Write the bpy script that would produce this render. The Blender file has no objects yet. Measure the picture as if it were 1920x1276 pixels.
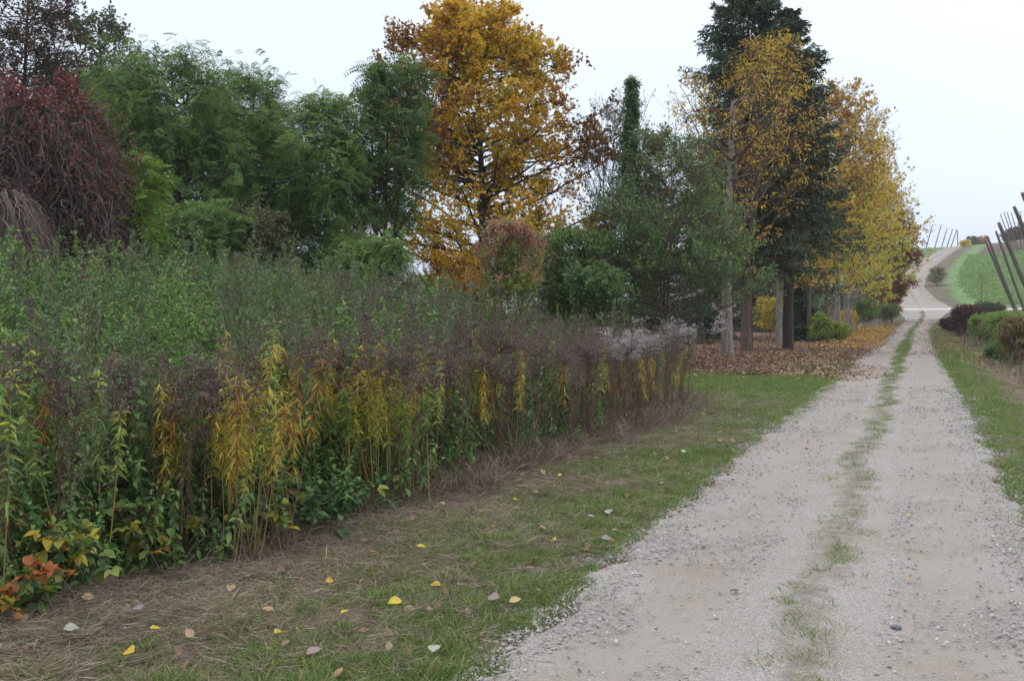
import bpy, bmesh, math, random
import numpy as np
from mathutils import Vector, Matrix
rng = np.random.default_rng(7)
random.seed(7)
C = bpy.context.scene.collection
SC = bpy.context.scene
# ------------------------------------------------------------------ camera
FPX = 1950.0                                   # focal length in photo pixels (1920 wide)
PITCH = math.atan(54 / FPX)
YAW = math.atan((1719 - 960) / FPX * math.cos(PITCH))
EYE = 1.65
cam_d = bpy.data.cameras.new("camera"); cam = bpy.data.objects.new("camera", cam_d); C.objects.link(cam)
cam.location = (0, 0, EYE); cam.rotation_euler = (math.pi / 2 - PITCH, 0, YAW)
cam_d.sensor_width = 36; cam_d.lens = 36 * FPX / 1920; cam_d.clip_end = 6000; cam_d.clip_start = 0.05
SC.camera = cam
# ------------------------------------------------------------------ world, sun, exposure
SUN_EL, SUN_AZ = math.radians(48), math.radians(-60)
w = bpy.data.worlds.new("World"); SC.world = w; w.use_nodes = True
nt = w.node_tree; nt.nodes.clear()
def wn(t, **k):
    n = nt.nodes.new(t)
    for a, b in k.items(): setattr(n, a, b)
    return n
sky = wn('ShaderNodeTexSky', sky_type='NISHITA', sun_disc=False, sun_elevation=SUN_EL, sun_rotation=-SUN_AZ, air_density=1.0, dust_density=4.0)
bg1 = wn('ShaderNodeBackground'); bg1.inputs[1].default_value = 0.05
nt.links.new(sky.outputs[0], bg1.inputs[0])
tc = wn('ShaderNodeTexCoord'); sp = wn('ShaderNodeSeparateXYZ'); nt.links.new(tc.outputs['Generated'], sp.inputs[0])
rp = wn('ShaderNodeValToRGB')
el = rp.color_ramp.elements
el[0].position = 0.0; el[0].color = (0.50, 0.60, 0.80, 1)
el[1].position = 0.25; el[1].color = (0.74, 0.80, 0.87, 1)
e = el.new(0.08); e.color = (0.60, 0.68, 0.84, 1)
e = el.new(1.0); e.color = (1.0, 1.02, 1.05, 1)
nt.links.new(sp.outputs['Z'], rp.inputs[0])
cl = wn('ShaderNodeTexNoise'); cl.inputs['Scale'].default_value = 1.3; cl.inputs['Detail'].default_value = 3
nt.links.new(tc.outputs['Generated'], cl.inputs['Vector'])
cm = wn('ShaderNodeMapRange'); cm.inputs[3].default_value = 0.87; cm.inputs[4].default_value = 1.10
nt.links.new(cl.outputs[0], cm.inputs[0])
bg2 = wn('ShaderNodeBackground'); nt.links.new(rp.outputs[0], bg2.inputs[0])
nt.links.new(cm.outputs[0], bg2.inputs[1])
ad = wn('ShaderNodeAddShader'); wo = wn('ShaderNodeOutputWorld')
nt.links.new(bg1.outputs[0], ad.inputs[0]); nt.links.new(bg2.outputs[0], ad.inputs[1]); nt.links.new(ad.outputs[0], wo.inputs[0])
sd = bpy.data.lights.new("sun", 'SUN'); sd.energy = 0.9; sd.angle = math.radians(30); sd.color = (1, 0.96, 0.9)
so = bpy.data.objects.new("sun", sd); C.objects.link(so)
so.rotation_euler = (math.pi / 2 - SUN_EL, 0, SUN_AZ)
SC.view_settings.view_transform = 'Standard'; SC.view_settings.look = 'None'
SC.view_settings.exposure = 0.15; SC.view_settings.gamma = 1.0
cy = SC.cycles
cy.use_adaptive_sampling = False; cy.max_bounces = 6; cy.diffuse_bounces = 1; cy.glossy_bounces = 2; cy.transmission_bounces = 3; cy.transparent_max_bounces = 4
cy.use_denoising = True
try: cy.denoising_input_passes = 'RGB_ALBEDO_NORMAL'; cy.denoising_prefilter = 'NONE'
except Exception: pass
# ------------------------------------------------------------------ camera maths
Fv = np.array([-math.sin(YAW) * math.cos(PITCH), math.cos(YAW) * math.cos(PITCH), -math.sin(PITCH)])
Rv = np.array([math.cos(YAW), math.sin(YAW), 0.0]); Uv = np.cross(Rv, Fv)
CAM = np.array([0, 0, EYE])
def at(px, py, d):
    return CAM + d * (Fv + (px - 960) / FPX * Rv + (638 - py) / FPX * Uv)
def proj(P):
    q = np.asarray(P) - CAM; d = q @ Fv
    return 960 + FPX * (q @ Rv) / d, 638 - FPX * (q @ Uv) / d, d
def sstep(a, b, x):
    t = np.clip((x - a) / (b - a), 0, 1); return t * t * (3 - 2 * t)
def nz(x, y, z=0.0, f=1.0, s=0.0):
    """cheap smooth pseudo-noise, about -1..1"""
    x = x * f; y = y * f; z = z * f
    return (np.sin(1.7 * x + 2.3 * y + 1.1 * z + s) + np.sin(-2.9 * x + 1.3 * y + 2.1 * z + 1.7 * s + 1) + np.sin(0.7 * x - 3.1 * y - 2.7 * z + 2.3 * s + 2)
            + np.sin(4.3 * x + 3.7 * y - 3.3 * z + 3.1 * s + 4) * 0.7 + np.sin(-5.1 * x + 5.9 * y + 4.9 * z + s + 5) * 0.5) / 3.2
# ------------------------------------------------------------------ terrain
_py = np.array([-60, 0, 40, 59, 85, 110, 126, 131, 182, 232, 290, 305, 330, 420, 700, 4000.])
_pz = np.array([0, 0, 0, -.12, .2, .8, 1.85, 2.0, 7.5, 12.6, 18.1, 18.7, 17.5, 6, 0, 0.])
_yy = np.arange(-60, 4000, 1.0); _zz = np.interp(_yy, _py, _pz)
_k = np.hanning(13); _k /= _k.sum(); _zz = np.convolve(np.pad(_zz, 6, mode='edge'), _k, 'valid')
def Hbase(x, y):
    p = np.interp(y, _yy, _zz)
    p = p * (1 - (1 - sstep(-75, -22, x)) * sstep(60, 130, y))
    p = p + 0.07 * np.clip(x - 6, 0, 80) * sstep(150, 260, y) * (1 - sstep(310, 420, y))
    m = 0.9 * sstep(-5.2, -10.5, x) * sstep(4, 9, y) * (1 - sstep(15, 32, y))
    return p + m
def road_c(y):
    return np.interp(y, [-10, 55, 85, 115, 126, 139, 160, 182, 205, 232, 271, 299, 330], [-.52, -.52, -.35, .6, .55, -.1, -1.2, -.6, .8, 3.1, 6.6, 10.5, 15])
def road_w(y):
    return np.interp(y, [-10, 60, 110, 121, 127, 133, 142, 160, 330], [1.34, 1.36, 1.5, 2.6, 4.2, 3.6, 2.6, 2.2, 2.2])
def H(x, y):
    z = Hbase(x, y)
    u = (x - road_c(y)); hw = road_w(y)
    off = np.maximum(np.abs(u) - hw, 0)
    z = z + (1 - np.exp(-off * 1.5)) * (0.05 + 0.05 * nz(x, y, 0, .8)) * sstep(0, .2, off)
    z = z - 0.30 * sstep(1.6, 3.0, u) * (1 - sstep(3.6, 5.0, u)) * (1 - sstep(95, 115, y))      # ditch on the right
    z = z + 0.018 * nz(x, y, 0, 4.3) * sstep(0, .3, off)
    return z
def ground_at(px, py):
    r = at(px, py, 1.0) - CAM
    lo, hi = 1.0, 1.0
    d = 2.0
    while d < 600:
        p = CAM + r * d
        if p[2] <= H(p[0], p[1]): break
        lo = d; d *= 1.01
    hi = d
    for _ in range(25):
        m = (lo + hi) / 2; p = CAM + r * m
        if p[2] <= H(p[0], p[1]): hi = m
        else: lo = m
    p = CAM + r * hi
    return np.array([p[0], p[1], H(p[0], p[1])])
def base_at(px, d):
    p = at(px, 584, d); return np.array([p[0], p[1], float(H(p[0], p[1]))])
# ------------------------------------------------------------------ materials
def srgb(c): return tuple(((v / 255) / 12.92 if v / 255 <= .04045 else ((v / 255 + .055) / 1.055) ** 2.4) for v in c)
MATS = {}
class N:
    def __init__(s, name):
        s.m = bpy.data.materials.new(name); s.m.use_nodes = True; s.t = s.m.node_tree; s.t.nodes.clear()
        s.out = s.n('ShaderNodeOutputMaterial')
    def n(s, t, ins=None, **k):
        q = s.t.nodes.new(t)
        for a, b in k.items(): setattr(q, a, b)
        for a, b in (ins or {}).items():
            if isinstance(b, bpy.types.NodeSocket): s.t.links.new(b, q.inputs[a])
            else: q.inputs[a].default_value = b
        return q
    def ramp(s, fac, stops, interp='LINEAR'):
        r = s.n('ShaderNodeValToRGB', {0: fac}); r.color_ramp.interpolation = interp
        e = r.color_ramp.elements
        while len(e) < len(stops): e.new(0.5)
        for i, (p, c) in enumerate(stops): e[i].position = p; e[i].color = (*c, 1)
        return r.outputs[0]
def leaf_mat(name, stops, trans=0.3, rough=0.55, spec=0.25):  # foliage stops spread wide, so their colour carries some shadow contrast itself
    b = N(name)
    a = b.n('ShaderNodeAttribute', attribute_name='tint')
    oi = b.n('ShaderNodeObjectInfo')
    r1 = b.n('ShaderNodeMath', {0: oi.outputs['Random'], 1: 0.5}, operation='SUBTRACT')
    r2 = b.n('ShaderNodeMath', {0: r1.outputs[0], 1: 0.22, 2: a.outputs['Fac']}, operation='MULTIPLY_ADD')
    col = b.ramp(r2.outputs[0], stops)
    pb = b.n('ShaderNodeBsdfPrincipled', {'Base Color': col, 'Roughness': rough, 'Specular IOR Level': spec})
    tl = b.n('ShaderNodeBsdfTranslucent', {'Color': col})
    mx = b.n('ShaderNodeMixShader', {0: trans, 1: pb.outputs[0], 2: tl.outputs[0]})
    b.t.links.new(mx.outputs[0], b.out.inputs[0]); MATS[name] = b.m; return b.m
def bark_mat(name, c1, c2, scale=6, rough=.9, green=0.0):
    b = N(name)
    tc = b.n('ShaderNodeTexCoord')
    mp = b.n('ShaderNodeMapping', {'Vector': tc.outputs['Object'], 'Scale': (scale, scale, scale * .25)})
    n1 = b.n('ShaderNodeTexNoise', {'Vector': mp.outputs[0], 'Scale': 3.0, 'Detail': 6.0, 'Roughness': .65})
    n2 = b.n('ShaderNodeTexNoise', {'Vector': tc.outputs['Object'], 'Scale': 1.6, 'Detail': 3.0})
    c = b.ramp(n1.outputs[0], [(.32, c1), (.66, c2)])
    gm = b.n('ShaderNodeMapRange', {0: n2.outputs[0], 1: .48, 2: .7, 3: 0.0, 4: green})
    mx = b.n('ShaderNodeMix', {0: gm.outputs[0], 6: c, 7: (.10, .12, .045, 1)}, data_type='RGBA')
    bp = b.n('ShaderNodeBump', {'Height': n1.outputs[0], 'Strength': .7, 'Distance': .02})
    pb = b.n('ShaderNodeBsdfPrincipled', {'Base Color': mx.outputs[2], 'Roughness': rough, 'Specular IOR Level': .15, 'Normal': bp.outputs[0]})
    b.t.links.new(pb.outputs[0], b.out.inputs[0]); MATS[name] = b.m; return b.m
G = dict
leaf_mat('leaf_ash', [(0, (.045, .08, .03)), (.3, (.12, .21, .07)), (.55, (.19, .31, .095)), (.78, (.30, .42, .11)), (.93, (.46, .45, .10)), (1, (.20, .12, .06))], .45)
leaf_mat('leaf_olive', [(0, (.05, .05, .04)), (.4, (.10, .125, .07)), (.7, (.18, .19, .09)), (1, (.30, .23, .09))])
leaf_mat('leaf_lime', [(0, (.06, .14, .035)), (.5, (.20, .33, .06)), (.8, (.42, .50, .08)), (1, (.6, .5, .07))])
leaf_mat('leaf_maple', [(0, (.085, .045, .040)), (.25, (.20, .085, .035)), (.42, (.42, .20, .035)), (.65, (.72, .42, .04)), (.9, (.84, .58, .07)), (1, (.5, .45, .06))], .45)
leaf_mat('leaf_amber', [(0, (.11, .055, .04)), (.3, (.30, .14, .04)), (.55, (.60, .36, .06)), (.75, (.82, .66, .10)), (1, (.50, .56, .11))], .48)
leaf_mat('leaf_russet', [(0, (.09, .035, .035)), (.5, (.22, .065, .05)), (.8, (.34, .12, .06)), (1, (.5, .24, .07))])
leaf_mat('leaf_plum', [(0, (.04, .08, .04)), (.5, (.11, .21, .08)), (.8, (.22, .33, .09)), (1, (.5, .46, .08))], .42, .4, .4)
leaf_mat('leaf_pink', [(0, (.18, .30, .06)), (.45, (.40, .50, .10)), (.6, (.52, .42, .16)), (.8, (.60, .24, .20)), (1, (.52, .14, .15))], .4)
leaf_mat('leaf_vine', [(0, (.035, .05, .035)), (.45, (.07, .08, .04)), (.55, (.14, .06, .055)), (.8, (.21, .07, .062)), (1, (.34, .09, .07))])
leaf_mat('needle', [(0, (.022, .045, .028)), (.5, (.055, .095, .055)), (1, (.12, .17, .085))], .1)
leaf_mat('leaf_nettle', [(0, (.03, .065, .02)), (.35, (.10, .20, .06)), (.7, (.21, .36, .11)), (.9, (.34, .48, .16)), (1, (.46, .52, .11))], .35)
leaf_mat('leaf_mugwort', [(0, (.07, .10, .05)), (.4, (.14, .21, .095)), (.8, (.26, .32, .18)), (1, (.34, .28, .18))], .3)
leaf_mat('leaf_golden', [(0, (.13, .07, .04)), (.18, (.32, .15, .05)), (.36, (.56, .42, .07)), (.6, (.64, .60, .11)), (.8, (.36, .45, .10)), (1, (.13, .22, .07))], .4)
leaf_mat('leaf_dry', [(0, (.06, .042, .032)), (.5, (.17, .115, .08)), (.8, (.34, .24, .15)), (1, (.48, .33, .15))], .3)
leaf_mat('plume', [(0, (.05, .032, .028)), (.45, (.19, .145, .125)), (.8, (.34, .29, .265)), (1, (.48, .43, .41))], .35, .9, .05)
leaf_mat('plume_pale', [(0, (.22, .19, .19)), (.5, (.40, .36, .36)), (1, (.6, .56, .55))], .35, .9, .05)
leaf_mat('leaf_bramble', [(0, (.04, .085, .035)), (.45, (.09, .18, .06)), (.62, (.22, .30, .06)), (.78, (.52, .40, .05)), (.92, (.50, .2, .05)), (1, (.22, .04, .05))], .3, .4, .4)
leaf_mat('grass', [(0, (.07, .13, .035)), (.4, (.15, .25, .06)), (.65, (.25, .33, .09)), (.82, (.38, .36, .16)), (1, (.46, .38, .28))], .35)
leaf_mat('straw', [(0, (.13, .10, .07)), (.5, (.33, .27, .20)), (.8, (.52, .44, .34)), (1, (.66, .57, .44))], .2, .8)
leaf_mat('litter', [(0, (.13, .085, .065)), (.5, (.33, .215, .14)), (.8, (.50, .36, .24)), (.93, (.5, .27, .08)), (1, (.62, .42, .08))], .15, .7)
leaf_mat('litter_gold', [(0, (.35, .17, .07)), (.5, (.62, .36, .09)), (1, (.72, .5, .1))], .2, .7)
leaf_mat('fallen', [(0, (.70, .55, .06)), (.33, (.62, .28, .06)), (.6, (.52, .62, .42)), (.8, (.34, .30, .32)), (1, (.42, .12, .12))], .2, .5)
leaf_mat('stem_green', [(0, (.10, .11, .05)), (1, (.22, .2, .08))], .05)
leaf_mat('stem_ochre', [(0, (.24, .17, .07)), (1, (.42, .34, .10))], .05)
leaf_mat('stem_dry', [(0, (.10, .06, .045)), (1, (.24, .15, .11))], .0)
leaf_mat('twig', [(0, (.075, .05, .045)), (.6, (.17, .125, .115)), (1, (.30, .25, .23))], .0, .9)
leaf_mat('crop', [(0, (.12, .21, .08)), (.6, (.22, .36, .13)), (.9, (.34, .46, .15)), (1, (.5, .48, .1))], .3)
bark_mat('bark_grey', (.13, .11, .10), (.36, .32, .29), 5, .9, .35)
bark_mat('bark_brown', (.07, .05, .042), (.20, .15, .12), 6, .9, .25)
bark_mat('bark_dark', (.035, .028, .025), (.10, .08, .07), 6, .95, .2)
bark_mat('bark_twig', (.12, .10, .08), (.24, .20, .15), 6, .95, .5)
bark_mat('pole_wood', (.07, .062, .06), (.17, .15, .14), 7, .9, .1)
def stone_mat():
    b = N('gravel')
    oi = b.n('ShaderNodeObjectInfo'); tc = b.n('ShaderNodeTexCoord')
    ns = b.n('ShaderNodeTexNoise', {'Vector': tc.outputs['Object'], 'Scale': 60.0, 'Detail': 4.0})
    c = b.ramp(oi.outputs['Random'], [(0, (.25, .235, .23)), (.3, (.34, .325, .32)), (.6, (.41, .39, .38)), (.85, (.38, .33, .28)), (.97, (.60, .57, .57)), (1, (.22, .20, .21))])
    mx = b.n('ShaderNodeMix', {0: .35, 6: c, 7: ns.outputs['Color']}, data_type='RGBA', blend_type='OVERLAY')
    pb = b.n('ShaderNodeBsdfPrincipled', {'Base Color': mx.outputs[2], 'Roughness': .85, 'Specular IOR Level': .2})
    b.t.links.new(pb.outputs[0], b.out.inputs[0]); MATS['gravel'] = b.m
stone_mat()
def ground_mat():
    b = N('soil')
    at_ = b.n('ShaderNodeAttribute', attribute_name='col'); tc = b.n('ShaderNodeTexCoord')
    n1 = b.n('ShaderNodeTexNoise', {'Vector': tc.outputs['Object'], 'Scale': 14.0, 'Detail': 8.0, 'Roughness': .75})
    n2 = b.n('ShaderNodeTexNoise', {'Vector': tc.outputs['Object'], 'Scale': .9, 'Detail': 4.0})
    m1 = b.n('ShaderNodeMapRange', {0: n1.outputs[0], 1: .3, 2: .7, 3: .45, 4: 1.6})
    m2 = b.n('ShaderNodeMapRange', {0: n2.outputs[0], 1: .3, 2: .7, 3: .8, 4: 1.2})
    mm = b.n('ShaderNodeMath', {0: m1.outputs[0], 1: m2.outputs[0]}, operation='MULTIPLY')
    vm = b.n('ShaderNodeVectorMath', {0: at_.outputs['Color'], 'Scale': mm.outputs[0]}, operation='SCALE')
    bp = b.n('ShaderNodeBump', {'Height': n1.outputs[0], 'Strength': .6, 'Distance': .03})
    pb = b.n('ShaderNodeBsdfPrincipled', {'Base Color': vm.outputs[0], 'Roughness': .95, 'Specular IOR Level': .1, 'Normal': bp.outputs[0]})
    b.t.links.new(pb.outputs[0], b.out.inputs[0]); MATS['soil'] = b.m
ground_mat()
def road_mat():
    b = N('gravel_track')
    tc = b.n('ShaderNodeTexCoord'); a = b.n('ShaderNodeAttribute', attribute_name='tint')   # tint = 1 in the wheel tracks
    v1 = b.n('ShaderNodeTexVoronoi', {'Vector': tc.outputs['Object'], 'Scale': 70.0}); v2 = b.n('ShaderNodeTexVoronoi', {'Vector': tc.outputs['Object'], 'Scale': 170.0})
    n1 = b.n('ShaderNodeTexNoise', {'Vector': tc.outputs['Object'], 'Scale': 1.1, 'Detail': 8.0, 'Roughness': .7})
    n2 = b.n('ShaderNodeTexNoise', {'Vector': tc.outputs['Object'], 'Scale': 90.0, 'Detail': 5.0, 'Roughness': .8})
    s1 = b.n('ShaderNodeSeparateColor', {0: v2.outputs['Color']})
    fx = b.n('ShaderNodeSeparateXYZ', {0: tc.outputs['Object']}); far = b.n('ShaderNodeMapRange', {0: fx.outputs[1], 1: 132.0, 2: 142.0, 3: 0.0, 4: 1.0}); cst = b.ramp(s1.outputs[0], [(0, (.20, .185, .175)), (.35, (.315, .292, .275)), (.7, (.388, .363, .346)), (1, (.54, .51, .50))])
    cs = b.ramp(n2.outputs[0], [(.25, (.25, .225, .20)), (.5, (.35, .317, .288)), (.75, (.445, .40, .37))])
    f = b.n('ShaderNodeMapRange', {0: a.outputs['Fac'], 1: 0.0, 2: 1.0, 3: .95, 4: .2})
    mx = b.n('ShaderNodeMix', {0: f.outputs[0], 6: cs, 7: cst}, data_type='RGBA')
    br = b.ramp(n1.outputs[0], [(.3, (.86, .82, .75)), (.5, (.96, .95, .94)), (.7, (1.03, 1.03, 1.05))])
    mu = b.n('ShaderNodeMix', {0: 1.0, 6: mx.outputs[2], 7: br}, data_type='RGBA', blend_type='MULTIPLY')
    st = b.n('ShaderNodeAttribute', attribute_name='soil'); n3 = b.n('ShaderNodeTexNoise', {'Vector': tc.outputs['Object'], 'Scale': 7.0, 'Detail': 6.0, 'Roughness': .7})
    sm = b.n('ShaderNodeMath', {0: st.outputs['Fac'], 1: n3.outputs[0]}, operation='MULTIPLY'); sr = b.n('ShaderNodeMapRange', {0: sm.outputs[0], 1: .32, 2: .60, 3: 0.0, 4: .75})
    mu = b.n('ShaderNodeMix', {0: sr.outputs[0], 6: mu.outputs[2], 7: (.17, .145, .105, 1)}, data_type='RGBA')
    inv = b.n('ShaderNodeMath', {0: 1.0, 1: a.outputs['Fac']}, operation='SUBTRACT'); fm = b.n('ShaderNodeMath', {0: inv.outputs[0], 1: far.outputs[0]}, operation='MULTIPLY'); fm2 = b.n('ShaderNodeMath', {0: fm.outputs[0], 1: .38}, operation='MULTIPLY')
    mu = b.n('ShaderNodeMix', {0: fm2.outputs[0], 6: mu.outputs[2], 7: (.20, .17, .12, 1)}, data_type='RGBA')
    h = b.n('ShaderNodeMath', {0: v1.outputs['Distance'], 1: v2.outputs['Distance']}, operation='ADD')
    h2 = b.n('ShaderNodeMath', {0: n2.outputs[0], 1: 1.2, 2: h.outputs[0]}, operation='MULTIPLY_ADD')
    bp = b.n('ShaderNodeBump', {'Height': h2.outputs[0], 'Strength': .5, 'Distance': .005}, invert=False)
    pb = b.n('ShaderNodeBsdfPrincipled', {'Base Color': mu.outputs[2], 'Roughness': .9, 'Specular IOR Level': .15, 'Normal': bp.outputs[0]})
    b.t.links.new(pb.outputs[0], b.out.inputs[0]); MATS['gravel_track'] = b.m
road_mat()
# ------------------------------------------------------------------ mesh building
class Buf:
    def __init__(s): s.v = []; s.f4 = []; s.f3 = []; s.t = []; s.n = 0
    def add(s, v, f, tint=0.5):
        v = np.asarray(v, float).reshape(-1, 3); f = np.asarray(f, np.int64)
        t = np.broadcast_to(np.asarray(tint, float), (len(v),))
        s.v.append(v); s.t.append(t); (s.f4 if f.shape[1] == 4 else s.f3).append(f + s.n); s.n += len(v)
    def arrays(s): return np.concatenate(s.v), np.concatenate(s.t)
    def mesh(s, name, mat, smooth=False):
        me = bpy.data.meshes.new(name)
        if not s.v: return me
        v, t = s.arrays()
        me.vertices.add(len(v)); me.vertices.foreach_set('co', v.astype(np.float32).ravel())
        fs = []; st = []; c = 0; loops = []
        for lst, k in ((s.f4, 4), (s.f3, 3)):
            if lst:
                a = np.concatenate(lst); loops.append(a.ravel()); st.append(c + np.arange(len(a)) * k); c += a.size; fs.append(np.full(len(a), k))
        loops = np.concatenate(loops); st = np.concatenate(st)
        me.loops.add(len(loops)); me.loops.foreach_set('vertex_index', loops.astype(np.int32))
        me.polygons.add(len(st)); me.polygons.foreach_set('loop_start', st.astype(np.int32))
        me.update(calc_edges=True)
        at_ = me.attributes.new('tint', 'FLOAT', 'POINT'); at_.data.foreach_set('value', t.astype(np.float32))
        if smooth: me.polygons.foreach_set('use_smooth', np.ones(len(st), bool))
        if mat: me.materials.append(MATS[mat])
        return me
def obj(name, mesh, parent=None, link=True, loc=None):
    o = bpy.data.objects.new(name, mesh)
    if link: C.objects.link(o)
    if parent: o.parent = parent
    if loc is not None: o.location = loc
    return o
def tag(o, label=None, cat=None, group=None, kind=None):
    if label: o['label'] = label
    if cat: o['category'] = cat
    if group: o['group'] = group
    if kind: o['kind'] = kind
    return o
def thing(name, loc, label, cat, group=None):
    o = obj(name, None, loc=loc); o.empty_display_size = .2
    return tag(o, label, cat, group)
def norm(a): return a / np.maximum(np.linalg.norm(a, axis=-1, keepdims=True), 1e-9)
def tubes(buf, P, R, k=4, tint=.5):
    """P (N,m,3) centre lines, R (N,m) radii"""
    P = np.asarray(P, float); R = np.asarray(R, float)
    Nn, m, _ = P.shape
    T = norm(np.gradient(P, axis=1))
    ref = np.where(np.abs(T[:, :1, 2:3]) > .8, np.array([1., 0, 0]), np.array([0, 0, 1.]))
    u = norm(np.cross(T, np.broadcast_to(ref, T.shape))); v = np.cross(T, u)
    an = np.arange(k) / k * 2 * np.pi
    V = P[:, :, None, :] + R[:, :, None, None] * (np.cos(an)[None, None, :, None] * u[:, :, None, :] + np.sin(an)[None, None, :, None] * v[:, :, None, :])
    idx = np.arange(Nn * m * k).reshape(Nn, m, k)
    a = idx[:, :-1, :]; b = np.roll(a, -1, axis=2); d = idx[:, 1:, :]; c = np.roll(d, -1, axis=2)
    t = np.broadcast_to(np.asarray(tint, float).reshape(-1, 1), (Nn, m * k)).ravel() if np.ndim(tint) else tint
    buf.add(V.reshape(-1, 3), np.stack([a, b, c, d], -1).reshape(-1, 4), t)
def bez(p0, p1, p2, m):
    t = np.linspace(0, 1, m)[None, :, None]
    return (1 - t) ** 2 * p0[:, None] + 2 * t * (1 - t) * p1[:, None] + t * t * p2[:, None]
def rdir(n, up=0.0):
    d = norm(rng.normal(size=(n, 3))); d[:, 2] += up; return norm(d)
def kites(buf, P, A, Nm, L, W, tint, mid=.45, fold=0.0):
    """one pointed leaf (a quad) at each P: axis A, normal Nm"""
    A = norm(A); S = norm(np.cross(A, Nm)); Nn = np.cross(S, A)
    L = np.broadcast_to(np.asarray(L, float), (len(P),))[:, None]; W = np.broadcast_to(np.asarray(W, float), (len(P),))[:, None]
    V = np.stack([P, P + A * L * mid + S * W * .5 + Nn * fold * L, P + A * L, P + A * L * mid - S * W * .5 + Nn * fold * L], 1)
    f = np.arange(len(P) * 4).reshape(-1, 4)
    buf.add(V.reshape(-1, 3), f, np.repeat(np.broadcast_to(tint, (len(P),)), 4))
def blades(buf, P, A, Nm, L, W, tint, droop=.3, seg=3):
    """long curved leaf: seg quads, drooping under its own weight"""
    n = len(P); A = norm(A); S = norm(np.cross(A, Nm))
    L = np.broadcast_to(np.asarray(L, float), (n,)); W = np.broadcast_to(np.asarray(W, float), (n,)); dr = np.broadcast_to(np.asarray(droop, float), (n,))
    t = np.linspace(0, 1, seg + 1)
    wv = np.array([.35, 1, .75, .05]) if seg == 3 else np.interp(t, [0, .3, .7, 1], [.5, 1, .8, .05])
    Pc = P[:, None] + A[:, None] * (L[:, None] * t)[:, :, None]; Pc[:, :, 2] -= dr[:, None] * L[:, None] * t[None] ** 2
    a = Pc + S[:, None] * (W[:, None] * wv * .5)[:, :, None]; b = Pc - S[:, None] * (W[:, None] * wv * .5)[:, :, None]
    V = np.stack([a, b], 2).reshape(-1, 3)
    idx = np.arange(n * (seg + 1) * 2).reshape(n, seg + 1, 2)
    f = np.stack([idx[:, :-1, 0], idx[:, :-1, 1], idx[:, 1:, 1], idx[:, 1:, 0]], -1).reshape(-1, 4)
    buf.add(V, f, np.repeat(np.broadcast_to(tint, (n,)), (seg + 1) * 2))
# ------------------------------------------------------------------ leaves on twigs
def put_leaves(buf, kind, P, D, size, tint):
    n = len(P)
    if kind == 'simple':
        A = norm(D * .5 + rdir(n) + np.array([0, 0, -.35])); kites(buf, P, A, rdir(n, .8), size * rng.uniform(.7, 1.25, n), size * rng.uniform(.45, .65, n), tint, fold=.1)
    elif kind == 'lobed':                                   # three-lobed maple leaf
        A = norm(D * .4 + rdir(n) + np.array([0, 0, -.5])); Nm = norm(rdir(n, .9)); S = norm(np.cross(A, Nm)); sz = size * rng.uniform(.7, 1.2, n)
        kites(buf, P, A, Nm, sz, sz * .62, tint, .5, .06)
        kites(buf, P + A * sz[:, None] * .12, norm(A * .55 + S), Nm, sz * .66, sz * .42, tint, .5, .05)
        kites(buf, P + A * sz[:, None] * .12, norm(A * .55 - S), Nm, sz * .66, sz * .42, tint, .5, .05)
    elif kind == 'pinnate':                                 # feathery compound leaf
        k = 6; A = norm(D * .8 + rdir(n) * .9 + np.array([0, 0, -.15])); Nm = norm(rdir(n, 1.3)); S = norm(np.cross(A, Nm)); sz = size * rng.uniform(.7, 1.3, n)
        for j in range(k):
            t = (j + .8) / k; Q = P + A * (sz * t)[:, None]; Q[:, 2] -= .35 * sz * t * t
            for s in (-1, 1):
                ax = norm(A * .35 + s * S + np.array([0, 0, -.25])); kites(buf, Q, ax, Nm, sz * .30 * (1.15 - .5 * abs(t - .5)), sz * .105, tint + rng.normal(0, .02, n), .5)
    elif kind == 'long':
        A = norm(D * .5 + rdir(n) * .6 + np.array([0, 0, -.55])); kites(buf, P, A, rdir(n, .4), size * rng.uniform(.7, 1.3, n), size * .28, tint, fold=.06)
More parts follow.
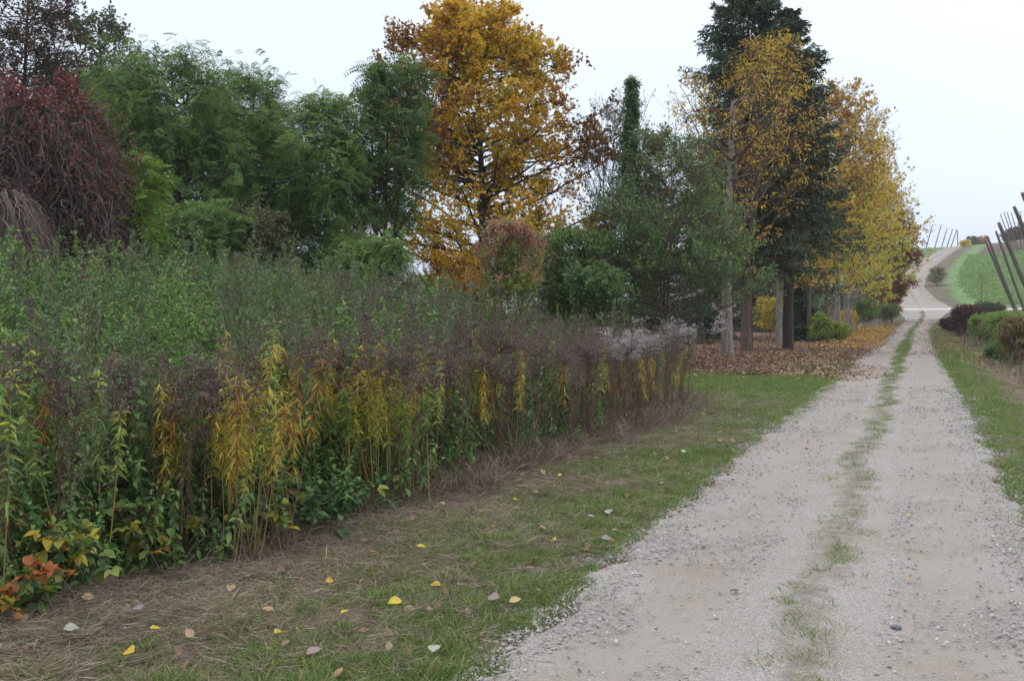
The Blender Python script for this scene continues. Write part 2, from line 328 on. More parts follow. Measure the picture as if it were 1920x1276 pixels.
def make_tree(name, label, cat, base, height, prof, leaf='lobed', lmat='leaf_maple', size=.14, n1=46, n2=7, n3=5, lper=7, r0=.2, bark='bark_brown', rise=.35,
              lean=(0, 0), tfun=None, dens=None, group=None, l2=.42, l3=.5, updir=.25, stems=1, spread=.0, twigr=.006, sag=0.0, tmean=.5, tvar=.15, clump=.35, trunk_top=.93, limb=None):
    root = thing(name, base, label, cat, group)
    pt = np.array([p[0] for p in prof]); pr = np.array([p[1] for p in prof])
    sk = rng.uniform(0, 50)
    def axis(t, s=0):
        t = np.asarray(t, float)
        a = 2 * np.pi * s / max(stems, 1) + sk
        wob = r0 * .9
        x = lean[0] * t ** 1.5 + np.sin(t * 5 + sk) * wob * t + math.cos(a) * spread * t
        y = lean[1] * t ** 1.5 + np.cos(t * 4.1 + sk) * wob * t + math.sin(a) * spread * t
        return np.stack([x, y, t * height], -1)
    tb = Buf(); bb = Buf(); lb = Buf()
    m = 16; tt = np.linspace(0, trunk_top, m)
    for s in range(stems):
        rr = r0 * (1 if stems == 1 else .62) * ((1 - tt) ** .85 + .015); rr[0] *= 1.35; rr[1] *= 1.05
        Pm = axis(tt, s); Pm[0, 2] -= .25
        tubes(tb, Pm[None], rr[None], 10)
    # primary limbs
    t0 = pt[0]; ts = t0 * .92 + (trunk_top - t0 * .92) * rng.uniform(0, 1, n1) ** .85; ts = np.sort(ts)
    st = rng.integers(0, stems, n1)
    az = np.arange(n1) * 2.39996 + rng.normal(0, .35, n1)
    te = np.clip(ts + rise * (1.02 - ts) * rng.uniform(.0, 1.2, n1), t0, 1.0)
    rad = np.interp(te, pt, pr) * rng.uniform(.70, 1.12, n1) * (1 + .14 * np.sin(2 * az + sk) + .16 * np.sin(3 * az + te * 11 + sk * 2))
    p0 = np.array([axis(a, b) for a, b in zip(ts, st)]); pe = np.array([axis(a, 0) if stems == 1 else axis(a, b) * [.6, .6, 1] for a, b in zip(te, st)])
    p2 = pe + np.stack([np.cos(az) * rad, np.sin(az) * rad, np.zeros(n1) - sag * rad], -1)
    p1 = p0 * .5 + p2 * .5; p1[:, 2] += (p2[:, 2] - p0[:, 2]) * -.22 + .05 * rad
    p1[:, :2] += rng.normal(0, .06, (n1, 2)) * rad[:, None]
    m1 = 9; B1 = bez(p0, p1, p2, m1); B1[:, 1:-1] += rng.normal(0, .012, (n1, m1 - 2, 3)) * rad[:, None, None]
    r1 = r0 * .42 * (1 - ts * .75)[:, None] * np.linspace(1, .12, m1)[None] ** .9
    tubes(tb if limb is None else bb, B1, np.maximum(r1, .008), 5)
    # secondary
    i1 = np.repeat(np.arange(n1), n2); s = np.tile((np.arange(n2) + .6) / n2, n1) * .8 + .2 + rng.uniform(-.05, .05, n1 * n2); s = np.clip(s, .12, 1)
    q0 = bez(p0[i1], p1[i1], p2[i1], 2)[:, 0] * 0 + ((1 - s) ** 2)[:, None] * p0[i1] + (2 * s * (1 - s))[:, None] * p1[i1] + (s * s)[:, None] * p2[i1]
    L1 = np.linalg.norm(p2 - p0, axis=1)
    d1 = norm(p2 - p0)[i1]
    dd = norm(d1 * .75 + rdir(len(i1)) * .95 + np.array([0, 0, updir]))
    L2 = (L1[i1] * l2 * (1.15 - .6 * s) * rng.uniform(.5, 1.15, len(i1)) + .12)
    q2 = q0 + dd * L2[:, None]; q2[:, 2] -= sag * L2 * .7; q1 = (q0 + q2) / 2 + rdir(len(i1)) * (L2 * .12)[:, None]
    tubes(bb, bez(q0, q1, q2, 5), (np.clip(L2 * .011, .004, .04))[:, None] * np.linspace(1, .35, 5)[None], 4)
    # twigs
    i2 = np.repeat(np.arange(len(i1)), n3); s = np.clip(np.tile((np.arange(n3) + .7) / n3, len(i1)) + rng.uniform(-.1, .1, len(i1) * n3), .1, 1)
    w0 = ((1 - s) ** 2)[:, None] * q0[i2] + (2 * s * (1 - s))[:, None] * q1[i2] + (s * s)[:, None] * q2[i2]
    dw = norm(dd[i2] * .6 + rdir(len(i2)) + np.array([0, 0, updir])); L3 = L2[i2] * l3 * rng.uniform(.4, 1.1, len(i2)) + .08
    w2 = w0 + dw * L3[:, None]; w2[:, 2] -= sag * L3
    w1 = (w0 + w2) / 2 + rdir(len(i2)) * (L3 * .1)[:, None]
    tubes(bb, bez(w0, w1, w2, 4), twigr * np.linspace(1, .4, 4)[None] * np.ones((len(i2), 1)), 3)
    # leaves
    i3 = np.repeat(np.arange(len(i2)), lper); s = rng.uniform(.15, 1.05, len(i3))
    lp = w0[i3] * (1 - s)[:, None] + w2[i3] * s[:, None] + rng.normal(0, size * .35, (len(i3), 3)); ld = dw[i3]
    g = nz(lp[:, 0], lp[:, 1], lp[:, 2], 2.2 / max(pr.max(), 1) * 1.6, sk)
    keep = g + rng.normal(0, .25, len(g)) > -1 + clump
    if dens is not None: keep &= rng.uniform(0, 1, len(g)) < dens(lp, height, pr.max())
    lp = lp[keep]; ld = ld[keep]; g = g[keep]
    tint = tmean + tvar * g + rng.normal(0, tvar * .6, len(g))
    if tfun is not None: tint = tfun(lp, height, tint, pr.max())
    put_leaves(lb, leaf, lp, ld, size, np.clip(tint, .01, .99))
    obj('trunk', tb.mesh('trunk', bark, True), root)
    obj('branches', bb.mesh('branches', limb or bark), root)
    obj('crown', lb.mesh('crown', lmat), root)
    return root
def px_tree(name, label, cat, px, d, top_py, prof_px, **k):
    """tree standing at photo column px and distance d; prof_px: (photo row, half width in photo pixels)"""
    b = base_at(px, d); zt = EYE + (584 - top_py) * d / FPX; h = zt - b[2]
    prof = sorted([((EYE + (584 - py) * d / FPX - b[2]) / h, hw * d / FPX) for py, hw in prof_px])
    return make_tree(name, label, cat, b, h, prof, **k)
# ================================================================== SETTING: ground
def grow(a, b, step, k=1.12):
    out = [a]; s = step
    while abs(out[-1]) < abs(b): s *= k; out.append(out[-1] + (s if b > a else -s))
    return out[1:]
xs = np.array(sorted(grow(-14, -2500, .2) + list(np.arange(-14, 9, .12)) + grow(9, 2500, .2)))
ys = np.array(sorted(grow(-4, -200, .3) + list(np.arange(-4, 24, .12)) + list(np.arange(24, 70, .4)) + list(np.arange(70, 330, 1.5)) + grow(330, 4000, 1.6)))
X, Y = np.meshgrid(xs, ys); Z = H(X, Y)
X = X.ravel(); Y = Y.ravel(); Z = Z.ravel()
gb = Buf(); nx, ny = len(xs), len(ys); ii = (np.arange(ny - 1)[:, None] * nx + np.arange(nx - 1)[None]).ravel()
gb.add(np.stack([X, Y, Z], 1), np.stack([ii, ii + 1, ii + nx + 1, ii + nx], 1))
gm = gb.mesh('ground', 'soil', True)
def lerp(a, b, t): return a + (b - a) * t[:, None]
U = X - road_c(Y); hw = road_w(Y)
col = np.tile(np.array([.11, .088, .068]), (len(X), 1))                        # bare soil with thatch
gr = np.array([.11, .14, .065]); st_ = np.array([.16, .13, .10]); lt = np.array([.20, .125, .10])
vg = np.exp(-((np.abs(U) - hw - .45) / .75) ** 2) * np.clip(.38 + .35 * nz(X, Y, 0, 1.3, 2) + .25 * nz(X, Y, 0, 4.7, 7), 0, 1)
col = lerp(col, st_, np.clip(sstep(3.6, 1.6, np.abs(U)) * .8, 0, 1))
col = lerp(col, gr, np.clip(vg * 1.1, 0, 1))
col = lerp(col, np.array([.11, .15, .07]), sstep(14, 18, Y) * (1 - sstep(26, 32, Y)) * (U < 0) * .8)
lit = sstep(25, 29, Y) * (1 - sstep(95, 110, Y)) * (U < -1.5)
col = lerp(col, np.array([.19, .15, .105]), sstep(1.5, 2.6, U - .3 * nz(X, Y, 0, .6)) * (Y < 110) * .9)
col = lerp(col, lt, lit * np.clip(.75 + .5 * nz(X, Y, 0, .6, 1), 0, 1))
dk = (X < -7) * (Y < 24) + (X < -12) * (Y < 110)  # shade beneath weeds and wood, put into the ground colour
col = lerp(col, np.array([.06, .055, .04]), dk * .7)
fld = sstep(128, 136, Y) * (U > 0)
col = lerp(col, np.array([.15, .24, .10]), sstep(3.5, 6, U - .8 * nz(X, Y, 0, .2)) * fld)
col = lerp(col, np.array([.16, .135, .105]), fld * sstep(1.6, 2.4, U) * (1 - sstep(3.2, 5, U - .8 * nz(X, Y, 0, .2))) * .7)
col = lerp(col, np.array([.11, .18, .08]), sstep(128, 136, Y) * (U < 0) * (X > -14) * 1.0)
col = lerp(col, np.array([.13, .085, .075]), sstep(236, 244, Y - .6 * (X - 20)) * (U > 8) * .9)
col = lerp(col, np.array([.10, .17, .06]), (1 - sstep(126, 130, Y)) * sstep(6, 9, U) * .8)
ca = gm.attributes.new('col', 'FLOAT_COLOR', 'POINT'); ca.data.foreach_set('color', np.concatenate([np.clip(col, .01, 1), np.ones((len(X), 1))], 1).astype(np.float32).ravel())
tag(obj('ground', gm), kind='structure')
def strip(name, ys, cx, hwf, lift, cols=29):
    b = Buf(); u = np.linspace(-1, 1, cols); Yg = np.repeat(ys, cols).reshape(-1, cols)
    jl = .10 * nz(ys * 1.0, ys * 0, 0, 1.9, 1) + .07 * nz(ys, ys * 0, 0, 7.0, 3); jr = .10 * nz(ys * 1.0, ys * 0, 0, 2.1, 5) + .07 * nz(ys, ys * 0, 0, 6.1, 8)
    wl = hwf(ys) + jl; wr = hwf(ys) + jr
    Xg = cx(ys)[:, None] + np.where(u[None] < 0, u[None] * wl[:, None], u[None] * wr[:, None])
    uu = (Xg - cx(ys)[:, None])
    trk = np.exp(-((np.abs(uu) - .72) / .34) ** 2)
    z = H(Xg, Yg) + lift - .022 * trk + .018 * np.exp(-(uu / .3) ** 2) + .004 * nz(Xg, Yg, 0, 9) 
    z = np.where(np.abs(u)[None] > .97, H(Xg, Yg) - .03, z)
    idx = np.arange(len(ys) * cols).reshape(-1, cols)
    b.add(np.stack([Xg, Yg, z], -1).reshape(-1, 3), np.stack([idx[:-1, :-1], idx[:-1, 1:], idx[1:, 1:], idx[1:, :-1]], -1).reshape(-1, 4), (trk).ravel())
    b.soil = np.maximum(np.exp(-((uu + .10 * nz(Yg, 0 * Yg, 0, .7)) / .24) ** 2), .9 * sstep(.86, 1.0, np.abs(u))[None] + 0 * uu).ravel()
    return b
ry = np.concatenate([np.arange(-3, 30, .12), np.arange(30, 80, .4), np.arange(80, 306, 1.2)])
_b = strip('dirt_road', ry, road_c, road_w, .035); _m = _b.mesh('dirt_road', 'gravel_track', True); _a = _m.attributes.new('soil', 'FLOAT', 'POINT'); _a.data.foreach_set('value', _b.soil.astype(np.float32))
tag(obj('dirt_road', _m), kind='structure')
b = Buf(); cxs = np.arange(-3.5, 260, 1.5); cw = np.linspace(-1.9, 1.9, 9)
Xg = np.repeat(cxs, 9).reshape(-1, 9); Yg = 127.5 + cw[None] * (1 + .08 * nz(cxs, cxs * 0, 0, .7))[:, None] + 0 * Xg
Zg = H(Xg, Yg) + .07 - .1 * (np.abs(cw)[None] > 1.8); idx = np.arange(Xg.size).reshape(-1, 9)
b.add(np.stack([Xg, Yg, Zg], -1).reshape(-1, 3), np.stack([idx[:-1, :-1], idx[1:, :-1], idx[1:, 1:], idx[:-1, 1:]], -1).reshape(-1, 4), .3)
bm_ = N('pale_track'); _n = bm_.n('ShaderNodeTexNoise', {'Scale': 3.0, 'Detail': 6.0}); _c = bm_.ramp(_n.outputs[0], [(.3, (.44, .41, .39)), (.7, (.58, .55, .54))])
_p = bm_.n('ShaderNodeBsdfPrincipled', {'Base Color': _c, 'Roughness': .9}); bm_.t.links.new(_p.outputs[0], bm_.out.inputs[0]); MATS['pale_track'] = bm_.m
tag(obj('crossing_road', b.mesh('crossing_road', 'pale_track', True)), kind='structure')
# ================================================================== scattering of stuff
PROTO = 0
def protos(meshes, nm):
    global PROTO
    PROTO += 1
    c = bpy.data.collections.new('%s_shapes' % nm)
    for i, me in enumerate(meshes):
        c.objects.link(bpy.data.objects.new('%s_shape_%02d' % (nm, i), me))
    return c
def scatter(name, label, coll, P, rot, scl, idx):
    n = len(P); me = bpy.data.meshes.new(name); me.vertices.add(n); me.vertices.foreach_set('co', np.asarray(P, np.float32).ravel())
    a = me.attributes.new('rot', 'FLOAT_VECTOR', 'POINT'); a.data.foreach_set('vector', np.asarray(rot, np.float32).ravel())
    a = me.attributes.new('scl', 'FLOAT', 'POINT'); a.data.foreach_set('value', np.asarray(scl, np.float32))
    a = me.attributes.new('idx', 'INT', 'POINT'); a.data.foreach_set('value', np.asarray(idx, np.int32))
    o = obj(name, me); tag(o, label, None, None, 'stuff')
    g = bpy.data.node_groups.new(name + '_scatter', 'GeometryNodeTree')
    g.interface.new_socket('Geometry', in_out='INPUT', socket_type='NodeSocketGeometry'); g.interface.new_socket('Geometry', in_out='OUTPUT', socket_type='NodeSocketGeometry')
    i_ = g.nodes.new('NodeGroupInput'); o_ = g.nodes.new('NodeGroupOutput')
    ci = g.nodes.new('GeometryNodeCollectionInfo'); ci.inputs['Collection'].default_value = coll; ci.inputs['Separate Children'].default_value = True; ci.inputs['Reset Children'].default_value = True
    ip = g.nodes.new('GeometryNodeInstanceOnPoints'); ip.inputs['Pick Instance'].default_value = True
    def na(t, nm):
        q = g.nodes.new('GeometryNodeInputNamedAttribute'); q.data_type = t; q.inputs['Name'].default_value = nm; return q.outputs[0]
    er = g.nodes.new('FunctionNodeEulerToRotation'); g.links.new(na('FLOAT_VECTOR', 'rot'), er.inputs[0])
    g.links.new(i_.outputs[0], ip.inputs['Points']); g.links.new(ci.outputs[0], ip.inputs['Instance']); g.links.new(na('INT', 'idx'), ip.inputs['Instance Index'])
    g.links.new(er.outputs[0], ip.inputs['Rotation']); g.links.new(na('FLOAT', 'scl'), ip.inputs['Scale']); g.links.new(ip.outputs[0], o_.inputs[0])
    md = o.modifiers.new('scatter', 'NODES'); md.node_group = g
    return o
def rotz(n, tilt=.08): return np.stack([rng.normal(0, tilt, n), rng.normal(0, tilt, n), rng.uniform(0, 6.283, n)], 1)
def in_view(P, m=160):
    px, py, d = proj(P); return (d > 1.5) & (px > -m) & (px < 1920 + m) & (py < 1276 + m * 2)
def on_ground(x, y, dz=0): return np.stack([x, y, H(x, y) + dz], -1)
# ================================================================== OBJECTS
def multimesh(name, parts):
    """parts: [(Buf, material)] -> one mesh with several material slots"""
    b = Buf(); mi4 = []; mi3 = []; mats = []
    for k, (p, m) in enumerate(parts):
        if not p.v: continue
        v, t = p.arrays(); off = b.n; b.v.append(v); b.t.append(t); b.n += len(v)
        for f in p.f4: b.f4.append(f + off); mi4 += [len(mats)] * len(f)
        for f in p.f3: b.f3.append(f + off); mi3 += [len(mats)] * len(f)
        mats.append(m)
    me = b.mesh(name, None)
    for m in mats: me.materials.append(MATS[m])
    me.polygons.foreach_set('material_index', np.array(mi4 + mi3, np.int32)); me.update()
    return me
OVAL = np.array([.12, .85, 1, .66, .04])
def ovals(buf, P, A, Nm, L, W, tint, droop=.25):
    n = len(P); A = norm(A); S = norm(np.cross(A, Nm)); Nn = np.cross(S, A)
    L = np.broadcast_to(np.asarray(L, float), (n,)); W = np.broadcast_to(np.asarray(W, float), (n,))
    t = np.linspace(0, 1, 5); Pc = P[:, None] + A[:, None] * (L[:, None] * t)[:, :, None]; Pc[:, :, 2] -= droop * L[:, None] * t[None] ** 2
    wv = (W[:, None] * OVAL * .5)[:, :, None]; up = Nn[:, None] * wv * .35
    V = np.stack([Pc + S[:, None] * wv + up, Pc, Pc - S[:, None] * wv + up], 2).reshape(-1, 3)
    idx = np.arange(n * 15).reshape(n, 5, 3); f = []
    for j in (0, 1): f.append(np.stack([idx[:, :-1, j], idx[:, :-1, j + 1], idx[:, 1:, j + 1], idx[:, 1:, j]], -1).reshape(-1, 4))
    buf.add(V, np.concatenate(f), np.repeat(np.broadcast_to(tint, (n,)), 15))
# ---------------------------------------------------------------- weeds, one plant at a time
def stem_line(h, bend, m=8):
    t = np.linspace(0, 1, m); a = rng.uniform(0, 6.28)
    return np.stack([np.cos(a) * bend * t ** 2, np.sin(a) * bend * t ** 2, h * t], -1)
def on_line(Pl, t):
    m = len(Pl); x = np.clip(t, 0, 1) * (m - 1); i = np.minimum(x.astype(int), m - 2); f = (x - i)[:, None]
    return Pl[i] * (1 - f) + Pl[i + 1] * f
def goldenrod(kind, h):
    sb, lb, pb = Buf(), Buf(), Buf()
    for _ in range(rng.integers(1, 3) if kind != 'brown' else rng.integers(1, 4)):
        hh = h * rng.uniform(.82, 1.05); Pl = stem_line(hh, rng.uniform(.02, .22)); Pl[:, :2] += rng.normal(0, .05, 2)
        tubes(sb, Pl[None], np.linspace(.0048, .0022, 8)[None], 4, .3 + .4 * rng.random())
        n = {'yellow': 95, 'green': 100, 'brown': 85, 'orange': 85}[kind]
        t = rng.uniform(rng.uniform(.38, .6) if kind != 'brown' else .15, .93, n); P = on_line(Pl, t); a = rng.uniform(0, 6.283, n)
        A = np.stack([np.cos(a), np.sin(a), rng.uniform(-.3, .5, n)], -1)
        L = .085 * (1 - .45 * np.abs(t - .6)) * rng.uniform(.6, 1.15, n)
        if kind == 'yellow': ti = .56 + .75 * (.66 - t) + rng.normal(0, .13, n); dr = rng.uniform(.4, 1.0, n); W = .011
        elif kind == 'green': ti = .97 - .16 * (t > .8) + rng.normal(0, .1, n); dr = rng.uniform(.2, .8, n); W = .016
        elif kind == 'orange': ti = .30 + .25 * (.6 - t) + rng.normal(0, .12, n); dr = rng.uniform(.6, 1.3, n); W = .013
        else: ti = .35 + rng.normal(0, .2, n); dr = rng.uniform(1.0, 1.8, n); W = .009; L *= .75
        blades(lb, P, A, rdir(n, 1.), L, W * rng.uniform(.7, 1.2, n), np.clip(ti, .01, .99), dr)
        top = Pl[-1]; nb = 15; a = rng.uniform(0, 6.28, nb); side = rng.uniform(0, 6.28)
        bt = on_line(Pl, rng.uniform(.84, 1, nb)); ln = rng.uniform(.07, .21, nb)
        out = np.stack([np.cos(a) + .5 * math.cos(side), np.sin(a) + .5 * math.sin(side), np.zeros(nb)], -1) * .6
        e1 = bt + (out + [0, 0, .8]) * ln[:, None] * .7; e2 = e1 + (out * 1.1 + [0, 0, -.25]) * ln[:, None] * .8
        tubes(pb, bez(bt, e1, e2, 4), np.full((nb, 4), .0016), 3, .25)
        k = 24; s = rng.uniform(.1, 1, (nb, k)); Q = ((1 - s) ** 2)[..., None] * bt[:, None] + (2 * s * (1 - s))[..., None] * e1[:, None] + (s * s)[..., None] * e2[:, None]
        Q = Q.reshape(-1, 3) + rng.normal(0, .007, (nb * k, 3)); kites(pb, Q, rdir(nb * k, .4), rdir(nb * k), .017 * rng.uniform(.6, 1.3, nb * k), .008, np.clip(rng.normal(.45, .2, nb * k), .01, .99))
    return sb, lb, pb
def nettle(h):
    sb, lb = Buf(), Buf(); Pl = stem_line(h, rng.uniform(.0, .25)); tubes(sb, Pl[None], np.linspace(.004, .002, 8)[None], 3, .4)
    n = 26; t = np.repeat(np.linspace(.12, 1, n), 2); P = on_line(Pl, t); a = np.repeat(np.arange(n) * 1.571 + .3, 2) + np.tile([0, np.pi], n) + rng.normal(0, .3, 2 * n)
    A = np.stack([np.cos(a), np.sin(a), rng.uniform(-.2, .5, 2 * n)], -1)
    ovals(lb, P, A, rdir(2 * n, 2), .085 * (1.1 - .6 * t) * rng.uniform(.7, 1.2, 2 * n), .042 * (1.1 - .55 * t), np.clip(rng.normal(.5, .17, 2 * n), .01, .99), .4)
    m = 14; t = rng.uniform(.25, .95, m); P = on_line(Pl, t); a = rng.uniform(0, 6.28, m); E = P + np.stack([np.cos(a) * .16, np.sin(a) * .16, rng.uniform(.05, .18, m)], -1) * (1.2 - t)[:, None]
    tubes(sb, bez(P, (P + E) / 2 - [0, 0, .01], E, 3), np.full((m, 3), .0018), 3, .4)
    k = 11; s = rng.uniform(.25, 1.05, (m, k, 1)); Q = (P[:, None] * (1 - s) + E[:, None] * s).reshape(-1, 3)
    kites(lb, Q, rdir(m * k, .1), rdir(m * k, 1.2), .045 * rng.uniform(.6, 1.3, m * k), .022, np.clip(rng.normal(.62, .18, m * k), .01, .99), fold=.1)
    return multimesh('nettle', [(sb, 'stem_green'), (lb, 'leaf_nettle')])
def broad_nettle(h):
    sb, lb = Buf(), Buf(); Pl = stem_line(h, rng.uniform(.05, .35)); tubes(sb, Pl[None], np.linspace(.005, .002, 8)[None], 4, .3)
    n = 15; t = np.repeat(np.linspace(.15, 1, n), 2); P = on_line(Pl, t); a = np.repeat(np.arange(n) * 1.571 + .3, 2) + np.tile([0, np.pi], n) + rng.normal(0, .4, 2 * n)
    A = np.stack([np.cos(a), np.sin(a), rng.uniform(-.5, .5, 2 * n)], -1)
    ovals(lb, P, A, rdir(2 * n, 2), .11 * (1.15 - .6 * t) * rng.uniform(.6, 1.25, 2 * n), .06 * (1.1 - .55 * t), np.clip(rng.normal(.42, .22, 2 * n), .01, .99), .5)
    return multimesh('broad_nettle', [(sb, 'stem_green'), (lb, 'leaf_nettle')])
def mugwort(h, mat='leaf_mugwort'):
    sb, lb = Buf(), Buf(); Pl = stem_line(h, rng.uniform(.02, .3)); tubes(sb, Pl[None], np.linspace(.0045, .0015, 8)[None], 3, .3)
    m = 22; t = rng.uniform(.3, .97, m); P = on_line(Pl, t); a = rng.uniform(0, 6.28, m); ln = (1.15 - t) * .42
    E = P + np.stack([np.cos(a) * .45, np.sin(a) * .45, rng.uniform(.7, 1., m)], -1) * ln[:, None]
    tubes(sb, bez(P, (P + E) / 2 + np.stack([np.cos(a), np.sin(a), 0 * a], -1) * .02, E, 3), np.full((m, 3), .0015), 3, .3)
    k = 17; s = rng.uniform(.15, 1.05, (m, k, 1)); Q = (P[:, None] * (1 - s) + E[:, None] * s).reshape(-1, 3)
    kites(lb, Q, rdir(m * k, .3), rdir(m * k, .6), .034 * rng.uniform(.5, 1.4, m * k), .012, np.clip(rng.normal(.5, .2, m * k), .01, .99), fold=.05)
    n = 40; t = rng.uniform(.1, .9, n); P = on_line(Pl, t); kites(lb, P, rdir(n, -.1), rdir(n, 1.), .07 * rng.uniform(.5, 1.2, n), .025, np.clip(rng.normal(.4, .2, n), .01, .99), fold=.1)
    return multimesh('mugwort', [(sb, 'stem_dry'), (lb, mat)])
def dry_rod(h):
    sb, lb, pb = goldenrod('brown', h); return multimesh('dry_rod', [(sb, 'stem_dry'), (lb, 'leaf_dry'), (pb, 'plume')])
# outline of the weed field (its edge towards the track)
def edge_x(y): return np.interp(y, [2, 3.5, 4.3, 5.6, 7, 9.6, 13, 17, 30, 36], [-4.1, -4.2, -4.45, -4.2, -4.05, -3.75, -3.55, -3.45, -6.1, -7.4])
def field_pts(n, y0, y1, depth, front=0.0):
    y = rng.uniform(y0, y1, n); dd = front + rng.uniform(0, 1, n) * depth; x = edge_x(y) - dd + .22 * nz(y, 0, 0, 1.7, 3)
    return x, y, dd
n = 7600; x, y, dd = field_pts(n, 2.5, 33, 17, .25)
P = on_ground(x, y, -.02); px, py, d = proj(P)
keep = in_view(P) & (d > 4.5) & (rng.random(n) < np.where(y < 18, 1, .75)) & ((dd > 1.8) | (nz(x, y, 0, 2.3, 8) + rng.normal(0, .3, n) > -.25)); P = P[keep]; px = px[keep]; d = d[keep]; dd = dd[keep]; x = x[keep]; y = y[keep]
gcl = nz(x, y, 0, .9, 4) * 260 + rng.normal(0, 130, len(px))
right = ((px + gcl) > 760) & (rng.random(len(px)) < .8)
kind = np.where(right, 2, np.where(nz(x, y, 0, .7, 12) + rng.normal(0, .3, len(px)) > np.where(px < 450, .25, -.15), 1, 0)); kind[(rng.random(len(px)) < .03)] = 2
print('field plants', len(P))
nett = protos([nettle(rng.uniform(1.35, 1.75)) for _ in range(6)], 'nettle')
mugs = protos([mugwort(rng.uniform(1.5, 2.0)) for _ in range(6)], 'mugwort')
drys = protos([dry_rod(rng.uniform(1.2, 1.55)) for _ in range(4)] + [mugwort(1.5, 'leaf_mugwort'), mugwort(1.35, 'leaf_dry'), mugwort(1.5, 'plume')], 'dry_weed')
hs = np.where(dd < 1.4, np.where(px < 800, .93, .82), 1.0) * rng.uniform(.8, 1.12, len(P))
hs *= np.where(px > 900, .86, 1.0) * (1 + .16 * nz(x, y, 0, 1.1, 6) + .08 * nz(x, y, 0, 3.1, 2))
for nm, lb_, cc, kk, ni in (('nettle_growth', 'dense green nettles filling the weed field', nett, 0, 6), ('mugwort_growth', 'grey green mugwort rising among the nettles', mugs, 1, 6), ('dry_weeds', 'brown and grey dried weeds on the right half of the field', drys, 2, 7)):
    s = kind == kk; m = s.sum(); scatter(nm, lb_, cc, P[s], rotz(m, .14), hs[s], rng.integers(0, ni, m))
# low green growth between the stems at the very edge
brd = protos([broad_nettle(rng.uniform(.8, 1.25)) for _ in range(7)], 'broad_nettle')
n = 1500; y = rng.uniform(3, 13, n); x = edge_x(y) - rng.uniform(-.05, 1.5, n); P = on_ground(x, y, -.02); px, py, d = proj(P); k = in_view(P) & (rng.random(n) < np.where(px < 760, 1, .45)); P = P[k]
scatter('low_nettles', 'low green nettle shoots at the foot of the goldenrod', brd, P, rotz(len(P), .28), rng.uniform(.35, 1.15, len(P)) * np.where(edge_x(P[:, 1]) - P[:, 0] > .4, 1, .6), rng.integers(0, 7, len(P)))
y = 26 + 85 * rng.random(3400) ** 1.3; u = rng.uniform(2.9, 8.5, 3400); x = road_c(y) + u; P = on_ground(x, y, -.02); g = nz(x, y, 0, .35, 3) + rng.normal(0, .2, len(x)); k = in_view(P) & (g > -.45); P = P[k]; g = g[k]; u = u[k]
for nm, lb_, cc, sel, ni in (('bank_nettles', 'rough green weeds covering the right bank', nett, g > .1, 6), ('bank_dry_weeds', 'dull brown dead weeds on the right bank', drys, g <= .1, 7)):
    m = sel.sum(); scatter(nm, lb_, cc, P[sel], rotz(m, .22), rng.uniform(.35, .75, m) * (.45 + .55 * sstep(2.8, 4.2, u[sel])), rng.integers(0, ni, m))
# ---------------------------------------------------------------- goldenrod, single plants along the edge
GL = {'yellow': ('stem_ochre', 'leaf_golden'), 'green': ('stem_ochre', 'leaf_golden'), 'orange': ('stem_dry', 'leaf_golden'), 'brown': ('stem_dry', 'leaf_dry')}
lib = {}
for kd, nn in (('yellow', 5), ('green', 3), ('orange', 4), ('brown', 5)):
    lib[kd] = []
    for _ in range(nn):
        s_, l_, p_ = goldenrod(kd, 1.42)
        lib[kd].append((s_.mesh('stem', GL[kd][0]), l_.mesh('leaves', GL[kd][1]), p_.mesh('plume', 'plume')))
where = [(180, 'behind the bottom left brambles'), (340, 'just right of the bottom left brambles'), (500, 'a quarter across the photo'), (640, 'left of the thickest yellow clump'), (780, 'in the thickest yellow clump'), (930, 'just left of the photo centre'), (1100, 'right of the photo centre'), (1400, 'near the right end of the weeds')]
look = {'yellow': 'bright yellow goldenrod', 'green': 'still green goldenrod', 'orange': 'orange leaved goldenrod', 'brown': 'dead brown goldenrod'}
def add_rod(kd, loc, s, rz, tilt, plume=True):
    px = proj(loc)[0]; wh = next(t for lim, t in where if px < lim or lim == 1400)
    lean = tilt[1] * Rv[0] - tilt[0] * Rv[1]; dist = edge_x(loc[1]) - loc[0]
    la = ('short ' if s < .84 else 'tall ' if s > .98 else '') + ('left leaning ' if lean < -.06 else 'right leaning ' if lean > .11 else '') + look[kd] + (', foremost, ' if dist < .12 else ', further in, ' if dist > .55 else ' ') + wh
    t = thing('goldenrod', loc, la, 'goldenrod', '%s goldenrods %s' % (kd, wh))
    t.rotation_euler = (tilt[0], tilt[1], rz); t.scale = (s, s, s)
    a, b_, c_ = random.choice(lib[kd])
    obj('stem', a, t); obj('leaves', b_, t)
    if plume: obj('plume', c_, t)
spots = []
